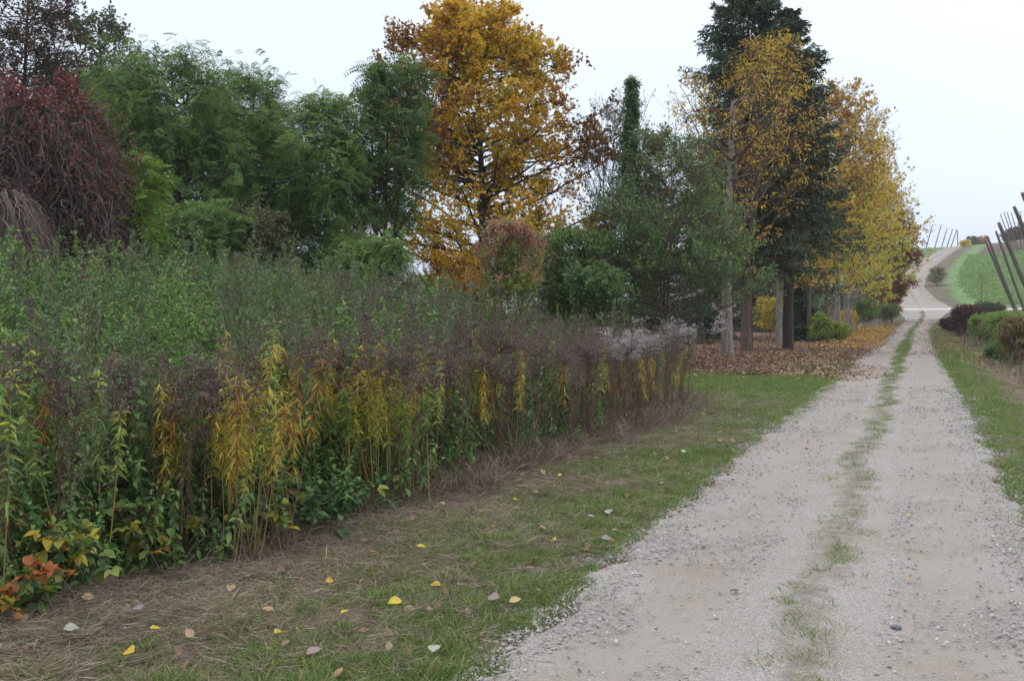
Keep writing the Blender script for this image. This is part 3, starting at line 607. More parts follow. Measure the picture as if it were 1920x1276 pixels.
# the clumps that catch the eye: (photo column, row of the foot, kind, how many)
for px, py, kd, nn in ((90, 1045, 'orange', 2), (150, 1050, 'green', 2), (205, 1035, 'yellow', 4), (245, 1030, 'brown', 3), (300, 1040, 'orange', 4), (320, 1030, 'brown', 3), (365, 1035, 'green', 3), (385, 1010, 'brown', 4),
                       (420, 1060, 'yellow', 4), (405, 1060, 'yellow', 2), (460, 1055, 'orange', 4), (475, 1040, 'yellow', 3), (455, 1000, 'brown', 3), (545, 950, 'yellow', 4), (535, 940, 'orange', 2), (597, 940, 'yellow', 7), (610, 930, 'yellow', 3), (660, 950, 'yellow', 6),
                       (685, 940, 'yellow', 6), (715, 945, 'yellow', 5), (725, 935, 'orange', 3), (645, 930, 'yellow', 3), (770, 950, 'green', 3), (790, 940, 'yellow', 3), (800, 905, 'yellow', 4), (868, 880, 'yellow', 3), (870, 870, 'orange', 2), (900, 880, 'orange', 2),
                       (950, 870, 'yellow', 4), (955, 860, 'orange', 2), (1040, 845, 'orange', 1), (1010, 850, 'brown', 4), (1100, 830, 'brown', 4), (1150, 815, 'orange', 2), (1195, 800, 'orange', 3), (1265, 775, 'orange', 1), (1235, 780, 'brown', 4), (140, 1000, 'brown', 3), (60, 1010, 'brown', 2)):
    g0 = ground_at(px, py)
    for _ in range(nn):
        p = g0 + [rng.normal(-.06, .13), rng.normal(0, .13), 0]; spots.append((kd, p))
for _ in range(175):
    y = rng.uniform(3.6, 17.3); x = edge_x(y) - rng.uniform(-.12, 1.2) + .22 * nz(y, 0, 0, 1.7, 3); p = np.array([x, y, 0]); pxx = proj([x, y, 0])[0]
    if pxx < -60: continue
    if pxx < 740 and rng.random() < .25: continue
    if pxx < 740: kd = random.choice(['brown', 'green', 'orange', 'yellow', 'green'])
    else: kd = random.choice(['brown'] * 8 + ['orange', 'green'])
    spots.append((kd, p))
for kd, p in spots:
    p[2] = H(p[0], p[1]) - .01; pxx = proj(p)[0]
    add_rod(kd, p, rng.uniform(.74, 1.07) * (1.0 if kd != 'brown' else .97), rng.uniform(0, 6.28), (rng.normal(0, .09), rng.normal(.05, .11)), pxx > 740 or kd == 'brown' or rng.random() < .5)
# ---------------------------------------------------------------- feathery plumes of the reed grass at the right end of the field
def reed_plume():
    sb, lb = Buf(), Buf()
    for _ in range(5):
        Pl = stem_line(rng.uniform(1.15, 1.4), .12); Pl[:, :2] += rng.normal(0, .10, 2); tubes(sb, Pl[None], np.linspace(.004, .002, 8)[None], 4, .5)
        nb = 26; t = rng.uniform(.8, 1, nb); B = on_line(Pl, t); a = rng.normal(rng.uniform(0, 6.28), .8, nb); ln = rng.uniform(.08, .21, nb)
        o = np.stack([np.cos(a), np.sin(a), 0 * a], -1); e1 = B + (o * .6 + [0, 0, .7]) * ln[:, None]; e2 = e1 + (o + [0, 0, -.5]) * ln[:, None] * .7
        k = 18; s = rng.uniform(0, 1, (nb, k)); Q = ((1 - s) ** 2)[..., None] * B[:, None] + (2 * s * (1 - s))[..., None] * e1[:, None] + (s * s)[..., None] * e2[:, None]
        Q = Q.reshape(-1, 3) + rng.normal(0, .008, (nb * k, 3)); kites(lb, Q, rdir(nb * k, .2), rdir(nb * k), .024, .009, np.clip(rng.normal(.6, .2, nb * k), .01, .99))
    return sb, lb
for px, py, la in ((1185, 812, 'pale feathery grass plumes at the right end of the weeds, below the green fruit tree'), (1165, 815, 'grey feathery grass plumes left of the palest plumes'), (1215, 800, 'silvery feathery plumes leaning over dark brown stalks'), (1283, 772, 'silvery feathery plume at the very right end of the weeds, nearest the grey trunk')):
    s_, l_ = reed_plume(); g = ground_at(px, py); t = thing('plume_grass', g, la, 'plume grass'); t.scale = (1.0,) * 3 if px < 1250 else (1.08,) * 3
    obj('stems', s_.mesh('stems', 'stem_dry'), t); obj('plume', l_.mesh('plume', 'plume_pale'), t)
# ---------------------------------------------------------------- brambles at the lower left
def bramble(n_canes, reach, tm):
    sb, lb = Buf(), Buf()
    a = rng.uniform(0, 6.28, n_canes); ln = reach * rng.uniform(.5, 1.1, n_canes)
    p0 = np.stack([rng.normal(0, .1, n_canes), rng.normal(0, .1, n_canes), np.full(n_canes, -.03)], -1); o = np.stack([np.cos(a), np.sin(a), 0 * a], -1)
    p1 = p0 + o * ln[:, None] * .45 + np.array([0, 0, 1.]) * (rng.uniform(.5, 1.1, n_canes) * reach)[:, None]; p2 = p0 + o * ln[:, None] + np.array([0, 0, 1]) * (rng.uniform(.05, .5, n_canes) * reach)[:, None]
    tubes(sb, bez(p0, p1, p2, 10), np.linspace(.0045, .002, 10)[None] * np.ones((n_canes, 1)), 5, .35)
    k = 17; s = np.sort(rng.uniform(.12, 1, (n_canes, k)), 1); Q = (((1 - s) ** 2)[..., None] * p0[:, None] + (2 * s * (1 - s))[..., None] * p1[:, None] + (s * s)[..., None] * p2[:, None]).reshape(-1, 3)
    m = n_canes * k; D = rdir(m, .35); E = Q + D * .05; tubes(sb, np.stack([Q, E], 1), np.full((m, 2), .0012), 3, .5)
    base_t = np.repeat(rng.normal(tm, .16, n_canes), k) + rng.normal(0, .10, m); Nm = rdir(m, 1.6); S = norm(np.cross(D, Nm))
    for ax, sz in ((D, .075), (norm(D * .3 + S), .058), (norm(D * .3 - S), .058)):
        ovals(lb, E, ax, Nm, sz * rng.uniform(.7, 1.2, m), sz * .72, np.clip(base_t + rng.normal(0, .05, m), .01, .99), .3)
    return sb, lb
for px, py, nc, rc, tm, la in ((30, 1110, 11, .75, .62, 'bramble with yellow and orange leaves in the bottom left corner'), (120, 1075, 12, .7, .55, 'bramble with broad green leaves on arching purple canes, beside the yellow bramble'),
                               (200, 1060, 10, .8, .62, 'bramble whose long arching cane hangs over the mown straw'), (95, 1150, 5, .45, .66, 'small bramble shoot with golden leaves in front of the others'),
                               (600, 985, 9, .6, .38, 'dark green bramble at the foot of the yellow goldenrods left of the middle'), (520, 1010, 7, .55, .42, 'low green bramble with one dark red leaf under the goldenrod'),
                               (650, 960, 7, .6, .45, 'bramble with broad green leaves right of the dark green bramble'), (365, 1035, 7, .5, .45, 'low bramble between the two yellow goldenrod clumps'), (-40, 1010, 12, 1.0, .5, 'tall bramble thicket cut by the left edge of the photo')):
    g = ground_at(max(px, 0), py) + (0 if px >= 0 else Rv * px / 300); s_, l_ = bramble(nc, rc, tm); t = thing('bramble', g, la, 'bramble')
    obj('canes', s_.mesh('canes', 'twig', True), t); obj('leaves', l_.mesh('leaves', 'leaf_bramble'), t)
# ================================================================== TREES AND SHRUBS
def clump_tint(mean, amp):
    def f(P, h, t, r): return mean + (t - mean) + amp * nz(P[:, 0], P[:, 1], P[:, 2], .8, 3)
    return f
T = px_tree
# golden maple in the middle; browner towards its top and rim
def mt(P, h, t, r):
    rad = np.hypot(P[:, 0], P[:, 1]) / r; z = P[:, 2] / h
    return .80 + .20 * nz(P[:, 0], P[:, 1], P[:, 2], 1.3, 2) - .55 * sstep(.45, .95, rad + .15 * (P[:, 0] < 0)) * sstep(.30, .6, z) * (1.1 + .6 * nz(P[:, 0], P[:, 1], P[:, 2], 2.1, 5)) - .12 * sstep(.7, 1, z) + rng.normal(0, .09, len(P))
T('maple_tree', 'large golden maple in the middle, tallest broad crown, brown tipped towards its top', 'tree', 903, 34, -14,
  [(-14, 12), (25, 75), (80, 120), (150, 170), (230, 215), (320, 240), (420, 235), (500, 200), (565, 140)], leaf='lobed', lmat='leaf_maple', size=.12, n1=140, n2=9, n3=6, lper=8, r0=.17, bark='bark_dark', tfun=mt, clump=.44, rise=.26, updir=.3, l2=.32)
# ashes and locusts at the left
T('ash_tree', 'feathery green locust tree behind the nettles, left of the gap of sky', 'tree', 330, 26, 88, [(88, 30), (130, 95), (200, 135), (300, 160), (400, 165), (500, 150)], leaf='pinnate', lmat='leaf_ash', size=.27, dens=lambda P, h, r: 1 - .45 * sstep(.7, .95, P[:, 2] / h), n1=84, n2=7, n3=5, lper=3, r0=.13, bark='bark_dark', clump=.28, tmean=.55, tvar=.17, rise=.25)
T('ash_tree', 'green locust tree with thin greyish top, just left of the gap of sky', 'tree', 470, 29, 108, [(108, 30), (170, 65), (240, 80), (330, 82), (420, 78), (500, 85)], leaf='pinnate', lmat='leaf_ash', size=.27, dens=lambda P, h, r: 1 - .5 * sstep(.65, .95, P[:, 2] / h), n1=76, n2=7, n3=5, lper=3, r0=.12, bark='bark_dark', clump=.30, tmean=.5, tvar=.16, rise=.25)
T('ash_tree', 'yellowish green ash between the vine covered tree and the big locust', 'tree', 222, 27, 112, [(112, 20), (170, 55), (240, 75), (330, 85), (420, 85), (500, 70)], leaf='pinnate', lmat='leaf_ash', size=.26, n1=64, n2=7, n3=5, lper=3, r0=.10, bark='bark_dark', clump=.30, tmean=.62, tvar=.15, rise=.25)
T('ash_tree', 'dark green tree filling the space behind the two locust trees', 'tree', 405, 32, 150, [(150, 25), (210, 80), (300, 110), (420, 120), (500, 100)], leaf='simple', lmat='leaf_ash', size=.13, n1=70, n2=7, n3=5, lper=6, r0=.10, bark='bark_dark', clump=.25, tmean=.4, tvar=.15)
T('ash_tree', 'low green tree closing the view right under the gap of sky', 'tree', 545, 30, 345, [(345, 20), (390, 50), (450, 60), (520, 50)], leaf='pinnate', lmat='leaf_ash', size=.25, n1=40, n2=6, n3=5, lper=3, r0=.06, bark='bark_dark', clump=.35, tmean=.5, tvar=.15)
T('ash_tree', 'dark sparse tree rising behind the vine covered tree', 'tree', 190, 31, 15, [(15, 20), (60, 75), (120, 110), (200, 130), (300, 130), (450, 100)], leaf='simple', lmat='leaf_olive', size=.13, n1=70, n2=7, n3=5, lper=6, r0=.12, bark='bark_dark', clump=.4, tmean=.35, tvar=.15)
T('ash_tree', 'thin bare topped tree in the upper left corner', 'tree', 50, 27, -60, [(-60, 60), (20, 120), (90, 120), (200, 110), (320, 60)], leaf='simple', lmat='leaf_vine', size=.085, n1=80, n2=7, n3=6, lper=5, r0=.12, bark='bark_dark', clump=.5, tmean=.42, tvar=.2)
T('ash_tree', 'green ash tree just right of the gap of sky', 'tree', 610, 27, 168, [(168, 22), (230, 65), (300, 75), (380, 80), (460, 90), (540, 80)], leaf='pinnate', lmat='leaf_ash', size=.28, dens=lambda P, h, r: 1 - .5 * sstep(.65, .95, P[:, 2] / h), n1=70, n2=7, n3=5, lper=3, r0=.10, bark='bark_dark', clump=.30, tmean=.55, tvar=.13, rise=.25)
T('ash_tree', 'slender several stemmed ash left of the golden maple, with bare lower stems', 'tree', 722, 28, 98, [(98, 14), (150, 45), (220, 60), (300, 70), (380, 60), (470, 35)], leaf='pinnate', lmat='leaf_ash', size=.32, n1=46, n2=6, n3=4, lper=3, r0=.11, stems=3, spread=.7, bark='bark_dark', clump=.35, tmean=.42, tvar=.14, rise=.3)
T('locust_sapling', 'small yellow green locust sapling glowing in front of the dark green trees', 'tree', 262, 20.5, 292, [(292, 8), (330, 30), (380, 42), (430, 45), (480, 35)], leaf='pinnate', lmat='leaf_lime', size=.26, n1=26, n2=4, n3=3, lper=3, r0=.035, bark='bark_twig', clump=.2, tmean=.55, tvar=.2)
for px, d, ty, hw_, lm, tm, la in ((120, 24, 400, 90, 'leaf_ash', .45, 'dark green bush under the drape of the vine covered tree'), (250, 24, 400, 90, 'leaf_ash', .5, 'green bush at the foot of the yellow green sapling'), (380, 23, 390, 80, 'leaf_ash', .35, 'dark bush behind the nettles under the left locust tree'),
                                   (480, 24, 385, 60, 'leaf_olive', .6, 'olive brown bush left of the gap of sky'), (700, 25, 455, 60, 'leaf_ash', .45, 'low blue green bush at the feet of the slender ash stems'), (640, 26, 450, 50, 'leaf_ash', .4, 'low green bush beneath the green ash tree'),
                                   (830, 30, 470, 60, 'leaf_maple', .62, 'golden yellow bush at the foot of the maple, left of the pink bush'), (1080, 29, 430, 70, 'leaf_plum', .75, 'green bush with yellow patches between the pink bush and the plum tree'), (1050, 30, 492, 60, 'leaf_ash', .6, 'green bush right behind the pink tipped bush'), (885, 31, 505, 60, 'leaf_maple', .7, 'golden undergrowth directly below the maple trunk'), (1120, 27, 500, 60, 'leaf_plum', .5, 'low dark green bush at the left foot of the plum tree'), (560, 33, 478, 60, 'leaf_olive', .25, 'grey twiggy bush closing the bottom of the gap of sky')):
    T('bush', la, 'bush', px, d, ty, [(ty, hw_ * .3), (ty + 30, hw_ * .8), (ty + 80, hw_), (ty + 130, hw_ * .9), (570, hw_ * .5)], leaf='pinnate' if lm == 'leaf_ash' else 'simple', lmat=lm, size=.24 if lm == 'leaf_ash' else .10, n1=34, n2=6, n3=4, lper=4 if lm == 'leaf_ash' else 7,
      r0=.05, stems=3, spread=.4, bark='bark_dark', clump=.25, tmean=tm, tvar=.14)
# pink and green bush in front of the maple
T('spindle_bush', 'upright bush with green middle and pink red leaf tips in front of the golden maple', 'bush', 955, 24, 425, [(420, 10), (450, 34), (490, 54), (540, 60), (610, 45)], leaf='long', lmat='leaf_pink', size=.085, n1=120, n2=6, n3=4, lper=7, r0=.03, stems=5, spread=.7, bark='bark_twig', clump=.35, dens=lambda P, h, r: 1 - .6 * sstep(.6, 1, P[:, 2] / h),
  tfun=lambda P, h, t, r: .16 + .62 * sstep(.9, 1.4, P[:, 2] / h + .55 * np.hypot(P[:, 0], P[:, 1]) / r) + .28 * nz(P[:, 0], P[:, 1], P[:, 2], 2.3, 1) + rng.normal(0, .12, len(P)), updir=1.2, rise=.6)
# green fruit trees
T('fruit_tree', 'dark green plum tree left of the grey trunk, reaching down to the weeds', 'tree', 1248, 30, 230, [(230, 30), (300, 90), (380, 140), (460, 170), (540, 175), (620, 150)], leaf='simple', lmat='leaf_plum', size=.10, n1=110, n2=8, n3=6, lper=7, r0=.09, stems=2, spread=.5, bark='bark_brown', clump=.34, tmean=.66, tvar=.2, updir=.7, l2=.34, dens=lambda P, h, r: 1 - .72 * sstep(.45, .85, P[:, 2] / h))
T('columnar_tree', 'narrow leafy green spire sticking up beside the golden maple', 'tree', 1182, 31, 140, [(118, 0), (150, 4), (200, 8), (260, 11), (340, 20), (430, 45), (520, 50)], leaf='simple', lmat='leaf_plum', size=.085, n1=190, n2=4, n3=3, lper=7, r0=.05, bark='bark_brown', clump=.62, trunk_top=.97, tmean=.5, tvar=.16, updir=1.2, rise=.05, l2=.4)
T('fruit_tree', 'thin half bare tree with upright twigs behind the green spire', 'tree', 1150, 33, 175, [(175, 35), (260, 62), (350, 75), (450, 80), (560, 50)], leaf='simple', lmat='leaf_plum', size=.07, n1=50, n2=6, n3=4, lper=2, r0=.06, stems=3, spread=.6, bark='bark_brown', clump=.45, tmean=.45, tvar=.16, updir=1.1, rise=.6)
# walnut trees with the visible trunks
T('cherry_tree', 'tree with the pale grey trunk nearest the track and sparse orange leaves', 'tree', 1364, 36.8, 5, [(5, 30), (100, 95), (200, 150), (320, 140), (420, 120), (480, 80)], leaf='long', lmat='leaf_amber', size=.17, n1=46, n2=6, n3=4, lper=4, trunk_top=.72, r0=.21, bark='bark_grey', limb='bark_brown', clump=.84, tmean=.47, tvar=.17, rise=.45, updir=.5, twigr=.006)
T('cherry_tree', 'tree with the browner trunk just right of the pale grey trunk', 'tree', 1399, 40.5, 60, [(60, 40), (140, 80), (240, 105), (340, 120), (440, 125), (520, 100)], leaf='long', lmat='leaf_amber', size=.17, n1=60, n2=6, n3=5, lper=4, r0=.20, bark='bark_brown', limb='bark_brown', clump=.86, tmean=.55, tvar=.17, rise=.35, updir=.3, lean=(.8, 0), twigr=.006)
T('cherry_tree', 'slimmer tree with a pale trunk and yellow leaves, third trunk from the left', 'tree', 1461, 53, 190, [(190, 40), (280, 90), (380, 110), (480, 110), (540, 80)], leaf='lobed', lmat='leaf_amber', size=.16, n1=44, n2=6, n3=5, lper=5, r0=.17, bark='bark_grey', limb='bark_brown', clump=.4, tmean=.62, tvar=.15)
# spruces
def spruce(label, px, d, top_py, low_py, hw, group=None, dens=1.0):
    b_ = base_at(px, d); zt = EYE + (584 - top_py) * d / FPX; h = zt - b_[2]; z0 = EYE + (584 - low_py) * d / FPX - b_[2]; R = hw * d / FPX
    root = thing('spruce_tree', b_, label, 'spruce', group); tb, nb = Buf(), Buf()
    zt_ = np.linspace(0, 1, 10); tubes(tb, np.stack([0 * zt_, 0 * zt_, zt_ * h], -1)[None], (.016 * h * (1 - zt_) + .01)[None], 8)
    nl = int(h / .42 * dens); zz = np.linspace(z0, h * .985, nl); zz = np.repeat(zz, 8) + rng.normal(0, .12, nl * 8); f = np.clip((zz - z0) / (h - z0), 0, 1)
    az = rng.uniform(0, 6.28, len(zz)); ln = R * (1 - f) ** .6 * rng.uniform(.5, 1.2, len(zz)) * (1 + .15 * np.sin(az * 2 + zz * 1.7)) + .12
    p0 = np.stack([0 * zz, 0 * zz, zz], -1); o = np.stack([np.cos(az), np.sin(az), 0 * az], -1); p2 = p0 + o * ln[:, None]; p2[:, 2] += ln * (-.22 + .5 * f ** 2); p1 = (p0 + p2) / 2; p1[:, 2] += -.16 * ln
    tubes(tb, bez(p0, p1, p2, 5), np.clip(ln * .007, .006, .03)[:, None] * np.linspace(1, .3, 5)[None], 4)
    k = int(14 + R * 3); s = (np.arange(k) + .5)[None] / k * .93 + .05 + rng.uniform(-.03, .03, (len(zz), k)); Q = ((1 - s) ** 2)[..., None] * p0[:, None] + (2 * s * (1 - s))[..., None] * p1[:, None] + (s * s)[..., None] * p2[:, None]; Q = Q.reshape(-1, 3)
    O = np.repeat(o, k, 0); side = np.where(rng.random(len(Q)) < .5, -1, 1)[:, None] * np.stack([-O[:, 1], O[:, 0], 0 * O[:, 0]], -1); sl = (np.repeat(ln, k) * (1.1 - s.ravel()) * .42 + .14) * rng.uniform(.6, 1.2, len(Q))
    D = norm(O * .75 + side * .85 + np.array([0, 0, -.30])); E = Q + D * sl[:, None]; E[:, 2] -= sl * .25
    tubes(tb, np.stack([Q, E], 1), np.full((len(Q), 2), .006), 3)
    m = 10; s = rng.uniform(.0, 1.05, (len(Q), m, 1)); N_ = (Q[:, None] * (1 - s) + E[:, None] * s).reshape(-1, 3) + rng.normal(0, .02, (len(Q) * m, 3))
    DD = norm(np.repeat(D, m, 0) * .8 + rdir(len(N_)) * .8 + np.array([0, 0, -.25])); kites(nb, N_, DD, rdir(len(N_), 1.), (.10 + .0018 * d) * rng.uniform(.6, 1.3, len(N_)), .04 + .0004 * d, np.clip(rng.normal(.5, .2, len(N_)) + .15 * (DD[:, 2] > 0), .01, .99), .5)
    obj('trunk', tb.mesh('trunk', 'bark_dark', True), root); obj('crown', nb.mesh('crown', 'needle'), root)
spruce('tall dark spruce behind the sparse orange tree, tip cut by the top of the photo', 1400, 42.5, -60, 470, 185, dens=1.15)
spruce('dark spruce just right of the tall one, its branches above the yellow maples', 1478, 43, 20, 420, 120)
spruce('small blackish spruce low between the third and fourth trunks', 1497, 58, 505, 622, 36, dens=1.3)
for px, d, ty, hw_, la in ((1230, 52, 330, 110, 'dark spruce in the shade behind the plum tree'), (1330, 62, 300, 100, 'dark spruce seen between the plum tree and the grey trunk'), (1420, 78, 350, 75, 'dark spruce far back behind the second trunk'), (1120, 56, 400, 80, 'dark spruce low behind the pink bush and plum tree')):
    spruce(la, px, d, ty, 640, hw_, dens=.9)
# yellow maples in a row along the track
rowm = [(1517, 57, 210, 80, .6, 'yellow tree on the fourth trunk, beside the small black spruce'), (1549, 60, 150, 75, .55, 'yellow roadside maple with a leaning reddish trunk above the lime green bush'), (1572, 64, 128, 85, .68, 'tallest yellow roadside maple, with thin twigs against the sky'),
        (1590, 70, 140, 85, .7, 'yellow roadside maple behind the tallest one'), (1604, 76, 175, 80, .66, 'yellow roadside maple with twin pale stems'), (1618, 83, 230, 75, .66, 'orange yellow roadside maple in the middle of the far row'), (1640, 91, 290, 68, .6, 'roadside maple before the dark red tree'), (1655, 100, 345, 60, .5, 'farthest amber tree of the roadside row')]
for px, d, ty, hw_, tm, la in rowm:
    T('maple_tree', la, 'tree', px, d, ty, [(ty, hw_ * .2), (ty + 50, hw_ * .55), (ty + 120, hw_ * .9), (ty + 210, hw_ * 1.12), (max(ty + 300, 440), hw_ * 1.1), (535, hw_ * .95), (562, hw_ * .45)], leaf='lobed', lmat='leaf_amber', size=.15 + d * .0005, n1=56, n2=7, n3=5, lper=5, dens=lambda P, h, r: 1 - .72 * sstep(.5, .8, P[:, 2] / h), r0=.13, bark='bark_grey' if d > 60 else 'bark_brown',
      clump=.66, tmean=tm, tvar=.24, tfun=lambda P, h, t, r: t + .28 - .36 * sstep(.25, .75, P[:, 2] / h), limb='bark_brown', twigr=.008, rise=.4, updir=.45, group='maples in a row along the track')
T('beech_tree', 'dark red brown tree at the end of the roadside row', 'tree', 1672, 96, 385, [(385, 20), (420, 38), (480, 48), (530, 40), (575, 22)], leaf='simple', lmat='leaf_russet', size=.24, n1=60, n2=7, n3=5, lper=5, r0=.09, bark='bark_dark', clump=.15, tmean=.5, tvar=.2)
T('bush', 'rust brown rounded bush under the red tree at the end of the row', 'bush', 1672, 97, 512, [(512, 15), (530, 26), (560, 26), (585, 12)], leaf='simple', lmat='leaf_amber', size=.2, n1=40, n2=6, n3=4, lper=6, r0=.06, stems=3, spread=.3, bark='bark_dark', clump=.1, tmean=.25, tvar=.1)
for px, d, ty, by, hw_, lm, tm, la in ((1540, 56, 592, 640, 17, 'leaf_lime', .62, 'lime green shrub at the foot of the leaning reddish trunk'), (1573, 60, 610, 640, 15, 'leaf_lime', .8, 'small bright yellow green shrub beside the track, nearest the orange leaves'), (1622, 76, 565, 610, 28, 'leaf_lime', .3, 'rounded green shrub under the roadside maples'),
                                       (1671, 93, 572, 592, 9, 'leaf_ash', .4, 'tiny dark green shrub at the end of the row, before the crossing'), (1660, 84, 580, 600, 16, 'leaf_olive', .4, 'low greyish shrub at the end of the roadside row'), (1475, 64, 575, 635, 24, 'leaf_lime', .75, 'yellow shrub in the dark between the second and third trunks'), (1445, 66, 560, 630, 34, 'leaf_amber', .75, 'golden shrub far back among the trunks'),
                                       (1590, 74, 585, 618, 12, 'leaf_amber', .7, 'yellow undergrowth behind the twin pale stems')):
    T('shrub', la, 'shrub', px, d, ty, [(ty, hw_ * .4), (ty + (by - ty) * .3, hw_ * .9), (ty + (by - ty) * .65, hw_), (by + 2, hw_ * .8)], leaf='simple', lmat=lm, size=.12, n1=44, n2=6, n3=4, lper=5, r0=.03, stems=4, spread=.35, bark='bark_twig', clump=.45, tmean=tm, tvar=.14, updir=.6)
for px, d, la in ((1598, 73, 'thin straight pale sapling stem left of the twin stems'), (1583, 69, 'thin pale sapling stem behind the bright shrub'), (1566, 67, 'thin dark sapling stem beside the leaning trunk')):
    T('sapling', la, 'sapling', px, d, 420, [(430, 12), (480, 20), (540, 15)], leaf='lobed', lmat='leaf_amber', size=.18, n1=16, n2=4, n3=3, lper=4, r0=.07, bark='bark_grey', clump=.2, tmean=.7, tvar=.12)
for px, d, ty, hw_, lm, tm, la in ((1545, 108, 520, 45, 'leaf_olive', .35, 'dull thicket closing the view behind the roadside trunks'), (1600, 112, 525, 40, 'leaf_plum', .5, 'dark green thicket behind the middle roadside trunks'), (1640, 112, 530, 30, 'leaf_olive', .55, 'olive thicket behind the farthest roadside trunks'), (1485, 95, 505, 50, 'leaf_plum', .4, 'dark thicket behind the small black spruce')):
    T('bush', la, 'bush', px, d, ty, [(ty, hw_ * .4), (ty + 25, hw_ * .9), (ty + 60, hw_), (620, hw_ * .9)], leaf='simple', lmat=lm, size=.16, n1=60, n2=7, n3=5, lper=6, r0=.05, stems=5, spread=.8, bark='bark_dark', clump=.1, tmean=tm, tvar=.15)
# right-hand hedge
for px, d, ty, by, hw_, lm, tm, la in ((1812, 74, 566, 622, 26, 'leaf_russet', .12, 'dark purple brown bush at the left end of the hedge, nearest the crossing'), (1850, 66, 583, 640, 32, 'leaf_ash', .55, 'green hedge bush right of the purple brown bush'), (1862, 60, 590, 640, 22, 'leaf_russet', .2, 'small brownish patch of bush inside the green hedge'),
                                       (1880, 54, 580, 655, 40, 'leaf_ash', .62, 'broad green hedge bush beneath the leaning poles'), (1905, 45, 583, 668, 42, 'leaf_ash', .62, 'green hedge bush at the right edge of the photo'), (1925, 37, 592, 690, 44, 'leaf_olive', .85, 'hedge bush turning orange at the right edge of the photo'), (1890, 41, 640, 682, 30, 'leaf_ash', .5, 'low dark green bush spilling into the ditch'),
                                       (1781, 80, 590, 612, 9, 'leaf_russet', .15, 'little dark plant on the verge left of the purple brown bush'), (1850, 96, 560, 596, 30, 'leaf_olive', .5, 'grey green weeds behind the hedge')):
    ty += 13; hw_ *= .9
    T('hedge_bush', la, 'bush', px, d, ty, [(ty, hw_ * .5), (ty + (by - ty) * .3, hw_ * .9), (ty + (by - ty) * .65, hw_), (by + 8, hw_ * .9)], leaf='simple', lmat=lm, size=.11 if d < 60 else .14, n1=80, n2=7, n3=5, lper=6, r0=.03, stems=5, spread=.5, bark='bark_twig', clump=.1, tmean=tm, tvar=.16, updir=.5, rise=.6)
# far hill plants
T('bush', 'dull olive bush beside the hill track at the edge of the green field', 'bush', 1756, 150, 503, [(505, 9), (520, 15), (545, 13)], leaf='simple', lmat='leaf_olive', size=.18, n1=44, n2=6, n3=4, lper=3, r0=.05, stems=4, spread=.6, bark='bark_twig', clump=.4, tmean=.8, tvar=.2, updir=.8)
T('sapling', 'thin bare sapling standing at the foot of the green field', 'sapling', 1840, 108, 508, [(508, 3), (540, 9), (570, 6)], leaf='simple', lmat='leaf_dry', size=.12, n1=18, n2=3, n3=2, lper=1, r0=.05, bark='bark_twig', clump=.3)
for px, d, ty, hw_, lm, tm, la in ((1808, 262, 452, 11, 'leaf_amber', .9, 'yellow green bush on the hilltop where the track disappears'), (1821, 285, 444, 10, 'leaf_olive', .5, 'grey green bush on the hilltop skyline'), (1841, 285, 443, 10, 'leaf_pink', .75, 'pinkish bush on the hilltop skyline'),
                                   (1893, 235, 432, 14, 'leaf_russet', .1, 'dark brown bush under the far trellis poles'), (1912, 225, 425, 16, 'leaf_russet', .15, 'brown bush at the right end of the far trellis'), (1930, 220, 418, 18, 'leaf_russet', .12, 'brown bush cut by the right edge on the hillside')):
    b_ = base_at(px, d); top = EYE + (584 - ty) * d / FPX
    T('bush', la, 'bush', px, d, ty, [(ty, hw_ * .4), (ty + 8, hw_), (ty + 22, hw_ * .9)], leaf='simple', lmat=lm, size=.34, n1=40, n2=6, n3=4, lper=5, r0=.08, stems=4, spread=.6, bark='bark_twig', clump=.1, tmean=tm, tvar=.12)
# ---------------------------------------------------------------- vine-draped tree at the far left
vb = base_at(70, 19.5); root = thing('vine_covered_tree', vb, 'tree smothered in dead hanging vines with dark red leaves on top, at the left edge', 'tree')
def dome(n, u=None, lo=0.0):
    a = rng.uniform(0, 6.283, n); v = rng.uniform(lo, 1, n) if u is None else u
    rx = 1.55; rr = rx * np.sqrt(1 - (v * .98) ** 2.2)
    z = 1.15 + v * 3.55; bump = 1 + .26 * nz(np.cos(a) * 2, np.sin(a) * 2, v * 3, 1.3, 9)
    return np.stack([np.cos(a) * rr * bump, np.sin(a) * rr * bump, z * (1 + .09 * nz(np.cos(a), np.sin(a), 0, 2.9))], -1), a, v
tb = Buf(); zt_ = np.linspace(0, 1, 8)
tubes(tb, np.stack([.1 * np.sin(zt_ * 4), .1 * np.cos(zt_ * 3), zt_ * 4.0 - .1], -1)[None], (.16 * (1 - zt_ * .7))[None], 10)
P_, a, v = dome(60, lo=.1); st0 = np.stack([0 * a, 0 * a, .6 + 2.8 * v * .9], -1); tubes(tb, bez(st0, (st0 + P_) / 2 + [0, 0, .3], P_ * [.9, .9, .97], 7), np.linspace(.06, .015, 7)[None] * np.ones((60, 1)), 5)
obj('trunk', tb.mesh('trunk', 'bark_dark', True), root)
s_ = Buf(); n = 4200; P_, a, v = dome(n, lo=.12); P_ *= rng.uniform(.86, 1.05, (n, 1)); ln = rng.uniform(.25, 1.5, n) * (.35 + .65 * v); o = np.stack([np.cos(a), np.sin(a), 0 * a], -1)
q = 8; t_ = np.linspace(0, 1, q)[None, :, None]; Pc = P_[:, None] + o[:, None] * (.22 * np.sin(t_ * 2.2)) * rng.uniform(.3, 1.5, (n, 1, 1)); Pc[:, :, 2] -= ln[:, None] * t_[..., 0] ** 1.25
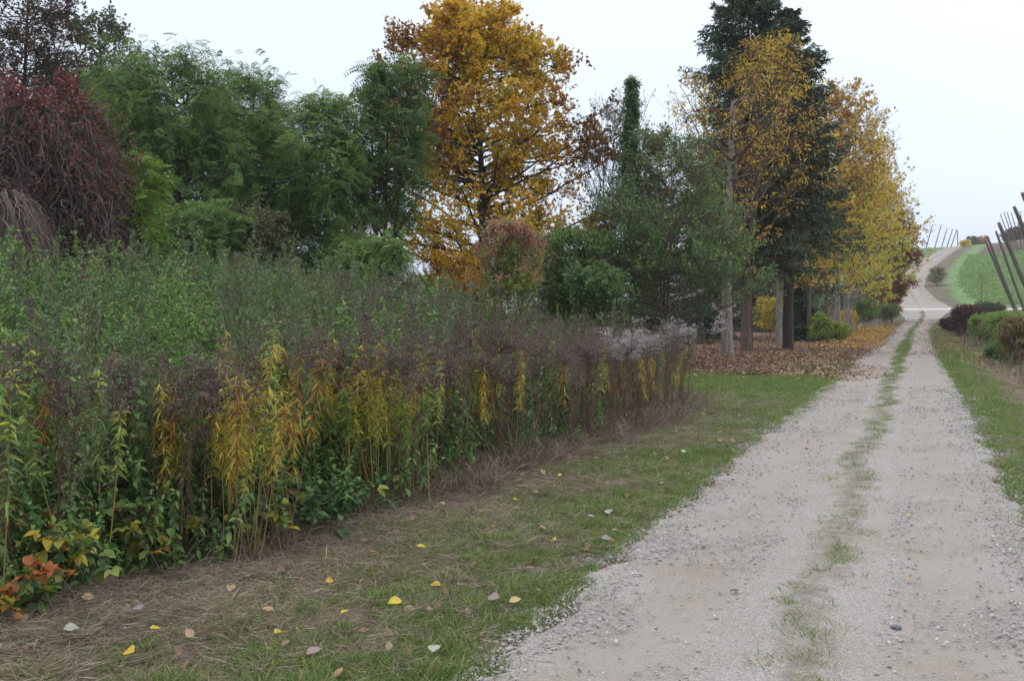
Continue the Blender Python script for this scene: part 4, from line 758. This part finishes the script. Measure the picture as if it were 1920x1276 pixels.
Pc += np.cumsum(rng.normal(0, .075, (n, q, 3)), axis=1); tubes(s_, Pc, np.linspace(.006, .002, q)[None] * rng.uniform(.6, 1.6, (n, 1)), 3, np.clip(rng.normal(.5, .22, n), .01, .99))
n = 420; P_, a, v = dome(n, lo=.45); o = np.stack([np.cos(a), np.sin(a), rng.uniform(-.2, .9, n)], -1) + rng.normal(0, .5, (n, 3)); E_ = P_ + norm(o) * rng.uniform(.2, .75, (n, 1)); E_[:, 2] -= .12
tubes(s_, bez(P_, (P_ + E_) / 2 + rng.normal(0, .06, (n, 3)) + [0, 0, .08], E_, 6), np.linspace(.006, .002, 6)[None] * np.ones((n, 1)), 3, np.clip(rng.normal(.4, .2, n), .01, .99))
sprays = E_
obj('hanging_vines', s_.mesh('hanging_vines', 'twig'), root)
l_ = Buf(); n = 30000; P_, a, v = dome(n); P_ = P_ * rng.uniform(.55, 1.03, (n, 1)) ** .5 - rng.uniform(0, .5, n)[:, None] * [0, 0, 1]
g = nz(P_[:, 0], P_[:, 1], P_[:, 2], 1.4, 2); k = rng.random(n) < .72 + .3 * g; P_ = P_[k]; v = v[k]; g = g[k]
kites(l_, P_, rdir(len(P_), -.5), rdir(len(P_), .5), .09 * rng.uniform(.6, 1.3, len(P_)), .06, np.clip(.28 + .15 * g + rng.normal(0, .1, len(P_)), .01, .45), fold=.1)
obj('leaves', l_.mesh('leaves', 'leaf_vine'), root)
l_ = Buf(); Q_ = np.repeat(sprays, 4, 0) + rng.normal(0, .07, (len(sprays) * 4, 3)); kites(l_, Q_, rdir(len(Q_), -.5), rdir(len(Q_), .6), .08, .05, np.clip(rng.normal(.6, .12, len(Q_)), .5, .95), fold=.1); n = 3800; P_, a, v = dome(n, u=1 - rng.exponential(.15, n).clip(0, .8)); P_ = P_ * [1.03, 1.03, 1.03] + rng.normal(0, .06, (n, 3)); g = nz(P_[:, 0], P_[:, 1], P_[:, 2], 2.0, 6) + .35 * P_[:, 0]; P_ = P_[g > .12]; n = len(P_)
kites(l_, P_, rdir(n, -.5), rdir(n, .6), .10 * rng.uniform(.6, 1.3, n), .075, np.clip(rng.normal(.64, .13, n), .5, .99), fold=.1)
obj('red_leaves', l_.mesh('red_leaves', 'leaf_vine'), root)
# second tangle of dead twigs low at the left edge
vb = base_at(5, 14.5); root = thing('vine_tangle', vb, 'low tangle of dead reddish twigs hanging at the left edge above the nettles', 'vine tangle')
s_ = Buf(); n = 900; a = rng.uniform(0, 6.28, n); v = rng.uniform(0, 1, n); rr = .55 * np.sqrt(1 - v ** 2 * .9); P_ = np.stack([np.cos(a) * rr, np.sin(a) * rr, 1.2 + v * 1.2], -1)
Pc = P_[:, None] + np.stack([np.cos(a), np.sin(a), 0 * a], -1)[:, None] * .25 * np.sin(t_ * 2) ; Pc[:, :, 2] -= (rng.uniform(.4, 1.2, n))[:, None] * t_[..., 0] ** 1.3; Pc += np.cumsum(rng.normal(0, .03, (n, q, 3)), axis=1)
tubes(s_, Pc, np.linspace(.006, .0025, q)[None] * rng.uniform(.6, 1.5, (n, 1)), 3, np.clip(rng.normal(.5, .2, n), .01, .99)); obj('twigs', s_.mesh('twigs', 'twig'), root)
s_ = Buf(); n = 14; a = rng.uniform(-.6, .9, n); p0 = np.stack([np.zeros(n) - .3, np.zeros(n), rng.uniform(.3, 1.8, n)], -1); p2 = p0 + np.stack([np.cos(a), 0 * a, np.sin(a) * .6], -1) * rng.uniform(.6, 1.5, n)[:, None]
tubes(s_, bez(p0, (p0 + p2) / 2 + rng.normal(0, .12, (n, 3)), p2, 7), np.linspace(.014, .004, 7)[None] * np.ones((n, 1)), 4, .85); obj('branches', s_.mesh('branches', 'twig'), root)
# ================================================================== HOP POLES
def pole(name, label, top, bot, d, r, group, d2=None):
    p = at(bot[0], bot[1], d2 or d); q_ = at(top[0], top[1], d); base = p.copy()
    dirv = norm((q_ - p)[None])[0]
    tgt = H(p[0], p[1]) - .3
    for _ in range(200):
        if base[2] <= H(base[0], base[1]) - .25: break
        base = base - dirv * .15
    t = thing(name, base, label, 'pole', group); L = np.linalg.norm(q_ - base); s = np.linspace(0, 1, 12)
    Pl = dirv[None] * (L * s)[:, None] + .012 * np.stack([np.sin(s * 9), np.cos(s * 7), 0 * s], -1); b_ = Buf(); R_ = r * (1.12 - .3 * s); R_[-1] *= .82; tubes(b_, Pl[None], R_[None], 12)
    e = len(Pl) * 12; top_i = np.arange(e - 12, e); cc = b_.n; b_.v.append(np.array([Pl[-1] + dirv * .01])); b_.t.append(np.array([.5])); b_.n += 1
    b_.f3.append(np.stack([top_i, np.roll(top_i, -1), np.full(12, cc)], 1)); obj('shaft', b_.mesh('shaft', 'pole_wood', True), t)
    wb = Buf(); an = np.linspace(0, 2 * np.pi, 15); u_ = norm(np.cross(dirv, [0, 1, 0])[None])[0]; v_ = np.cross(dirv, u_)
    ring = dirv * (L * .965) + (np.cos(an)[:, None] * u_ + np.sin(an)[:, None] * v_) * r * 1.0; tubes(wb, ring[None], np.full((1, 15), .012), 4); obj('wire_binding', wb.mesh('wire_binding', 'pole_wood'), t)
    return q_
near = [((1847, 450), (1903, 583), 100, .095, 'leftmost of the leaning hop poles beside the field'), ((1851, 443), (1905, 583), 98, .11, 'second leaning hop pole, almost touching the leftmost'), ((1867, 433), (1921, 583), 90, .10, 'third leaning hop pole, before the thick dark one'),
        ((1872, 417), (1950, 600), 80, .14, 'thick dark leaning hop pole, fourth from the left'), ((1901, 387), (1985, 585), 68, .12, 'leaning hop pole whose top stands clear against the sky'), ((1916, 361), (2010, 585), 60, .11, 'nearest leaning hop pole, only its top inside the right edge')]
for tp, bt, d, r, la in near: pole('hop_pole', la, tp, bt, d, r * 1.2, 'leaning hop poles beside the field')
tops = []
ft = [((1875, 401), (1895, 452)), ((1882, 397), (1900, 450)), ((1888, 397), (1903, 446)), ((1896, 399), (1910, 446)), ((1905, 398), (1916, 442)), ((1912, 396), (1921, 440)), ((1921, 396), (1927, 438))]
fl = ['leftmost', 'second from the left', 'third from the left', 'middle', 'third from the right', 'second from the right', 'rightmost']
for (tp, bt), l in zip(ft, fl): tops.append(pole('trellis_pole', '%s of the thin poles of the far trellis on the hillside' % l, tp, bt, 215, .10, 'thin poles of the far trellis'))
def wire(label, pts):
    pts = np.array(pts); b_ = Buf(); o0 = pts[0].copy(); tubes(b_, (pts - o0)[None], np.full((1, len(pts)), .02), 4); o = obj('trellis_wire', b_.mesh('trellis_wire', 'pole_wood'), None, loc=o0); tag(o, label, 'wire')
wire('wire joining the tops of the far trellis poles on the hillside', [p - [0, 0, .1] for p in tops])
wire('lower wire strung between the far trellis poles on the hillside', [p - [0, 0, 2.2] for p in tops])
tops = []
for (tp, bt), l in zip([((1748.5, 421), (1737, 463)), ((1765, 421), (1753, 463)), ((1776, 428), (1766, 462)), ((1786, 430), (1776, 461)), ((1794, 431), (1784, 460)), ((1795, 431), (1796, 460))], ['first', 'second', 'third', 'fourth', 'fifth', 'upright sixth']):
    tops.append(pole('skyline_pole', '%s from the left of the pale hop poles on the hilltop skyline' % l, tp, bt, 288, .13, 'pale hop poles on the skyline'))
wire('wire joining the tops of the hop poles on the skyline', [p - [0, 0, .1] for p in tops])
# ================================================================== GRASS, STRAW, LITTER, GRAVEL
def tuft(n, L, flat, wd, tm, tv, mat, spread=.035):
    b_ = Buf(); P = np.stack([rng.normal(0, spread, n), rng.normal(0, spread, n), np.full(n, -.004)], -1); a = rng.uniform(0, 6.28, n); up = rng.uniform(.5, 2.2, n) * (1 - flat) + rng.uniform(-.05, .22, n) * flat
    if flat > .5: P[:, 2] = rng.uniform(0, .03, n)
    A = np.stack([np.cos(a), np.sin(a), up], -1); blades(b_, P, A, rdir(n, .3), L * rng.uniform(.5, 1.2, n), wd * rng.uniform(.7, 1.3, n), np.clip(rng.normal(tm, tv, n), .01, .99), .35 * (1 - flat) + rng.uniform(-.1, .1, n), 3)
    return b_.mesh('tuft', mat)
gt = protos([tuft(26, .11, 0, .0036, .35 + .06 * (i % 4), .2, 'grass') for i in range(6)] + [tuft(12, .05, .1, .007, .5, .2, 'grass', .03) for i in range(2)], 'grass_tuft')
stt = protos([tuft(26, .13, 1, .0026, .45, .25, 'straw', .08) for i in range(5)] + [tuft(14, .16, .35, .003, .45, .2, 'straw', .05) for i in range(2)], 'straw_tuft')
def verge(n, y0, y1, u0, u1, pf, pw=1.0):
    y = y0 + (y1 - y0) * rng.uniform(0, 1, n) ** pw; u = rng.uniform(u0, u1, n); x = road_c(y) + u; k = rng.random(n) < pf(x, y, u); P = on_ground(x[k], y[k], 0); v = in_view(P, 120); return P[v]
gfl = lambda x, y, u: np.clip((.48 + .45 * nz(x, y, 0, 1.3, 2) + .5 * nz(x, y, 0, 4.7, 7)) * np.exp(-((np.abs(u) - 1.8) / .80) ** 2) * 1.3, 0, 1) * sstep(1.15, 1.5, np.abs(u) + .12 * nz(x, y, 0, 3))
A_ = [verge(42000, 2.5, 12, -4.2, -1.15, gfl, 1.2), verge(26000, 12, 34, -5.5, -1.15, lambda x, y, u: np.maximum(gfl(x, y, u), sstep(14, 17, y) * (1 - sstep(25, 29, y)) * .75 * (u > -4.2 - .1 * y)), 1.1),
      verge(15000, 7, 45, 1.15, 3.6, lambda x, y, u: np.clip(gfl(x, y, u) * 1.5 + .25 * (u < 2), 0, 1) * sstep(2.9, 2.0, u + .3 * nz(x, y, 0, 1.3)), 1.3), verge(8000, 34, 100, -4, -1.3, lambda x, y, u: np.clip(.3 + .6 * nz(x, y, 0, .8, 3), 0, 1) * .5), verge(6000, 40, 100, 1.2, 2.9, lambda x, y, u: .45 + .4 * nz(x, y, 0, .7))]
# grass growing along the middle of the track
A_ += [verge(9000, 3, 60, -.27, .27, lambda x, y, u: np.clip(sstep(-.1, .7, .55 * nz(x * 3, y * .7, 0, 1.0, 5) + .55 * nz(x * 2, y, 0, 4.1, 1) + .32 + .1 * sstep(8, 40, y)) * np.exp(-((u + .10 * nz(y, 0, 0, .7)) / .13) ** 2), 0, 1), 1.4) + [0, 0, .022], verge(3500, 45, 122, -.3, .3, lambda x, y, u: np.exp(-(u / .2) ** 2) * (.5 + .4 * nz(x, y, 0, .9))) + [0, 0, .03]]
P = np.concatenate(A_); d = proj(P)[2]; print('grass', len(P)); 
scatter('grass', 'short green grass on the verges and along the middle of the track', gt, P, rotz(len(P), .15), rng.uniform(.5, 1.15, len(P)) * (1 + np.clip(d - 10, 0, 40) * .018), rng.integers(0, 8, len(P)))
sf = lambda x, y, u: np.clip(.7 + .5 * nz(x, y, 0, 1.7, 6), 0, 1) * (.5 + .5 * sstep(1.6, 2.3, np.abs(u))) * sstep(1.3, 1.5, np.abs(u))
A_ = [verge(13000, 2.3, 10, -4.8, -1.5, sf, 1.2), verge(5500, 10, 20, -4.2, -1.5, sf), verge(5200, 7, 45, 1.8, 4.6, sf)]
P = np.concatenate(A_); P[:, 2] -= .004; print('straw', len(P))
scatter('dead_grass', 'mown dead straw between the weeds and the green verge', stt, P, rotz(len(P), .12), rng.uniform(.6, 1.25, len(P)), rng.integers(0, 7, len(P)))
dst = protos([tuft(14, .62, -.6, .0035, .35 + .1 * (i % 4), .2, 'straw', .09) for i in range(5)] + [tuft(9, .9, -1.2, .004, .25, .2, 'leaf_dry', .07) for i in range(3)], 'dry_stalk')
y = rng.uniform(5.5, 17.5, 2600); x = edge_x(y) + .12 - rng.exponential(.28, 2600) + .22 * nz(y, 0, 0, 1.7, 3); P = on_ground(x, y, -.01); px, py, d = proj(P); P = P[(rng.random(len(P)) < sstep(520, 900, px) * .7 + .3) & in_view(P)]
scatter('dry_stalks', 'thin pale dry stalks standing at the foot of the brown goldenrods', dst, P, rotz(len(P), .16), rng.uniform(.4, 1.1, len(P)), rng.integers(0, 8, len(P)))
def curl(mat_t, L=.11):
    b_ = Buf(); n = 1; a = rng.uniform(0, 6.28); A = np.array([[math.cos(a), math.sin(a), .1]]); t = np.array([mat_t])
    ovals(b_, np.array([[0, 0, .01]]), A, np.array([[.1, .1, 1.]]), L, L * .75, t, rng.uniform(-.5, .5)); return b_
lm_ = []
for i in range(8):
    b_ = Buf()
    for j in range(5):
        c_ = curl(rng.uniform(.05, .8) ** 1.2, .075); v_, t_2 = c_.arrays(); v_ = v_ + [rng.normal(0, .12), rng.normal(0, .12), rng.uniform(0, .03)]; b_.add(v_, c_.f4[0], t_2)
    lm_.append(b_.mesh('litter', 'litter'))
lc = protos(lm_, 'litter')
lf = lambda x, y, u: np.clip(.72 + .6 * nz(x, y, 0, .55, 1), .05, 1) * sstep(24.5, 28.5, y + 1.2 * nz(x, y, 0, .8)) * sstep(-1.0, -1.9, u + .4 * nz(x, y, 0, 1.1, 8))
A_ = [verge(30000, 24, 62, -13, -1.0, lf, 1.3), verge(3000, 60, 105, -9, -1.0, lambda x, y, u: .7 + 0 * u), verge(1300, 34, 100, 1.2, 3.2, lambda x, y, u: .6 + 0 * u), verge(1500, 40, 110, -1.6, 1.6, lambda x, y, u: .25 + .5 * (np.abs(u) > 1)) + [0, 0, .02], verge(260, 25, 33, -1.6, .4, lambda x, y, u: sstep(.3, -1.3, u)) + [0, 0, .02]]
P = np.concatenate(A_); print('litter', len(P)); scatter('leaf_litter', 'brown fallen leaves carpeting the ground under the roadside trees', lc, P, rotz(len(P), .2), rng.uniform(.7, 1.3, len(P)), rng.integers(0, 8, len(P)))
sl = protos([curl(.12 + .11 * i, .06).mesh('leaf', 'litter') for i in range(8)], 'single_leaf')
P = np.concatenate([verge(420, 2.5, 14, -4.4, -1.2, lambda x, y, u: .8 + 0 * u, 1.2) + [0, 0, .03], verge(900, 14, 30, -4.6, -1.0, lambda x, y, u: .3 + .7 * sstep(14, 28, y)) + [0, 0, .02], verge(160, 6, 40, -1.3, 1.2, lambda x, y, u: .7 + 0 * u) + [0, 0, .035], verge(260, 9, 40, 1.3, 3, lambda x, y, u: .8 + 0 * u) + [0, 0, .02]])
scatter('scattered_leaves', 'small dull brown leaves strewn over the verge', sl, P, rotz(len(P), .5), rng.uniform(.5, 1.1, len(P)), rng.integers(0, 8, len(P)))
lm_ = []
for i in range(4):
    b_ = Buf()
    for j in range(9):
        c_ = curl(rng.uniform(.1, .95), .085); v_, t_2 = c_.arrays(); v_ = v_ + [rng.normal(0, .14), rng.normal(0, .14), rng.uniform(.01, .05)]; b_.add(v_, c_.f4[0], t_2)
    lm_.append(b_.mesh('litter', 'litter_gold'))
lg = protos(lm_, 'gold_litter'); P = verge(1500, 47, 90, -4.2, -1.3, lambda x, y, u: np.clip(.7 + .5 * nz(x, y, 0, .7, 3), 0, 1))
scatter('golden_leaf_litter', 'orange and golden fallen leaves beside the track under the roadside maples', lg, P, rotz(len(P), .2), rng.uniform(.7, 1.3, len(P)), rng.integers(0, 4, len(P)))
def stone(seed):
    bm = bmesh.new(); bmesh.ops.create_icosphere(bm, subdivisions=2 if seed > 99 else 1, radius=1)
    s = Vector((rng.uniform(.8, 1.3), rng.uniform(.6, 1.), rng.uniform(.4, .7)))
    for v in bm.verts: v.co = Vector((v.co.x * s.x, v.co.y * s.y, v.co.z * s.z)) * (1 + .16 * rng.normal())
    me = bpy.data.meshes.new('stone'); bm.to_mesh(me); bm.free(); me.materials.append(MATS['gravel']); return me
gs = protos([stone(i) for i in range(7)], 'gravel')
gf = lambda x, y, u: np.clip(.30 + .5 * nz(x, y, 0, 1.1, 11) + .55 * np.exp(-(u / .28) ** 2) + .75 * sstep(.95, 1.3, np.abs(u)) - .25 * np.exp(-((np.abs(u) - .7) / .3) ** 2), .10, 1)
A_ = [verge(110000, 2.5, 9, -1.7, 1.5, gf, 1.2), verge(60000, 9, 24, -1.6, 1.6, gf, 1.2)]
P = np.concatenate(A_) + [0, 0, .033]; d = proj(P)[2]; print('gravel', len(P))
sc_ = (.0028 + .010 * rng.random(len(P)) ** 6) * (1 + np.clip(d - 7, 0, 12) * .05)
off = np.abs(P[:, 0] - road_c(P[:, 1])); P[:, 2] -= .03 * sstep(1.25, 1.5, off) 
scatter('loose_gravel', 'loose pale gravel and pebbles on the track', gs, P, rng.uniform(0, 6.28, (len(P), 3)) * [.1, .1, 1], sc_, rng.integers(0, 7, len(P)))
# low crop rows on the hill field
cb = protos([tuft(40, .42, .25, .09, .5, .22, 'crop', .35) for _ in range(4)], 'crop')
y = rng.uniform(135, 236, 9000); u = rng.uniform(7, 52, 9000) ; x = road_c(y) + u; P = on_ground(x, y, 0); P = P[in_view(P, 40)]
scatter('field_crop', 'leafy green crop covering the hillside field', cb, P, rotz(len(P), .1), rng.uniform(.5, 1.2, len(P)), rng.integers(0, 4, len(P)))
# ---------------------------------------------------------------- single fallen leaves near the camera, dark stone on the track
FLV = [(753, 1143, 0, .085, 'largest bright yellow leaf, lying in the grass left of the gravel edge'), (237, 1237, .02, .08, 'bright yellow leaf near the bottom edge on the mown straw'), (300, 1193, .0, .06, 'yellow leaf just above and right of the bottom left yellow leaf'), (437, 1113, .33, .065, 'orange leaf on the straw in front of the goldenrod'),
       (705, 1047, .25, .055, 'small amber leaf on the straw left of the yellow one'), (798, 1037, 0, .065, 'yellow leaf in the straw right of the small amber leaf'), (1035, 1022, .02, .06, 'pale yellow leaf in the green verge'), (827, 1110, .25, .07, 'amber leaf in the grass between the yellow leaves'), (812, 1241, .6, .08, 'pale green leaf at the bottom edge near the gravel'),
       (955, 1144, .36, .07, 'rust orange leaf where the verge meets the gravel'), (943, 908, .6, .08, 'pale green leaf propped against the dead weeds'), (998, 932, .58, .07, 'flat pale green leaf right of the propped one'), (835, 955, .5, .06, 'whitish yellow leaf at the foot of the weeds'), (120, 1196, .62, .07, 'pale grey green leaf at the lower left on the straw'),
       (625, 1102, .1, .055, 'small dull yellow leaf in the straw'), (515, 1203, .05, .06, 'thin yellow leaf standing in the grass at the bottom'), (712, 877, .36, .085, 'curled orange brown leaf caught low in the dead weeds'), (1702, 978, .05, .05, 'single yellow leaf lying on the track'), (915, 1136, .8, .085, 'curled grey leaf in the grass left of the gravel'),
       (575, 1244, .8, .08, 'grey leaf at the bottom edge'), (265, 1158, .8, .07, 'grey leaf on the straw under the bramble'), (1142, 973, .82, .09, 'curled grey leaf at the verge beyond the pale yellow one'), (1100, 978, .85, .08, 'dark grey leaf left of the curled grey one'), (800, 1157, .99, .045, 'small dark red leaf in the grass'), (1045, 900, .1, .05, 'small yellow leaf in the verge beyond the pale green ones'),
       (1280, 856, .62, .08, 'pale leaf in the verge near the track edge'), (470, 1092, .8, .07, 'light grey leaf under the yellow goldenrods'), (1128, 1020, .84, .07, 'grey leaf on the edge of the gravel'), (970, 945, .1, .05, 'narrow yellow leaf beside the flat pale green leaf'), (640, 1165, .12, .05, 'amber yellow leaf low in the straw'), (1445, 1134, .3, .03, 'tiny orange leaf on the gravel')]
for px, py, ti, sz, la in FLV:
    g = ground_at(px, py); b_ = Buf(); a = rng.uniform(0, 6.28); A = np.array([[math.cos(a), math.sin(a), .12]])
    ovals(b_, np.array([[0., 0, 0]]), A, np.array([[rng.normal(0, .25) + .15, rng.normal(0, .25) - .35, 1.]]), sz * .95, sz * .78, np.array([ti]), rng.uniform(-.1, .3))
    tubes(b_, np.array([[[0, 0, 0], -A[0] * sz * .2 + [0, 0, .004], -A[0] * sz * .4]]), np.full((1, 3), .0008), 3, min(ti + .02, .99))
    up = .045 if proj(g)[0] < 1200 and la.find('track') < 0 and la.find('gravel') < 0 else .05
    tag(obj('fallen_leaf', b_.mesh('fallen_leaf', 'fallen'), None, loc=g + [0, 0, up]), la, 'leaf', 'single fallen leaves in the foreground')
ds = N('dark_stone'); _n = ds.n('ShaderNodeTexNoise', {'Scale': 40.0, 'Detail': 5.0}); _c = ds.ramp(_n.outputs[0], [(.3, (.07, .07, .085)), (.7, (.16, .16, .19))]); _p = ds.n('ShaderNodeBsdfPrincipled', {'Base Color': _c, 'Roughness': .8}); ds.t.links.new(_p.outputs[0], ds.out.inputs[0])
for px, py, r, la, mt_ in ((1680, 1188, .026, 'dark bluish stone lying alone on the right wheel track', ds.m), (1153, 1056, .022, 'grey stone at the left edge of the gravel', ds.m), (790 + 165, 1228, .02, 'pale pebble at the bottom edge of the verge', MATS['gravel'])):
    me = stone(100); me.materials.clear(); me.materials.append(mt_); o = obj('stone', me, None, loc=ground_at(px, py) + [0, 0, .035]); o.scale = (r,) * 3; o.rotation_euler = (0, 0, rng.uniform(0, 6)); tag(o, la, 'stone')

# ================================================================== HAZE in the valley air
bm = bmesh.new(); bmesh.ops.create_cube(bm, size=1)
hz = bpy.data.meshes.new('haze'); bm.to_mesh(hz); bm.free()
hm = bpy.data.materials.new('haze'); hm.use_nodes = True; hm.node_tree.nodes.clear()
_o = hm.node_tree.nodes.new('ShaderNodeOutputMaterial'); _v = hm.node_tree.nodes.new('ShaderNodeVolumePrincipled')
_v.inputs['Color'].default_value = (.93, .95, 1, 1); _v.inputs['Density'].default_value = .0004; hm.node_tree.links.new(_v.outputs[0], _o.inputs['Volume'])
hz.materials.append(hm); ho = obj('haze', hz, None, loc=(0, 2000, 12)); ho.scale = (5600, 4800, 30); tag(ho, 'thin pale haze in the air', None, None, 'stuff')
cy.volume_bounces = 1; cy.volume_step_rate = 5
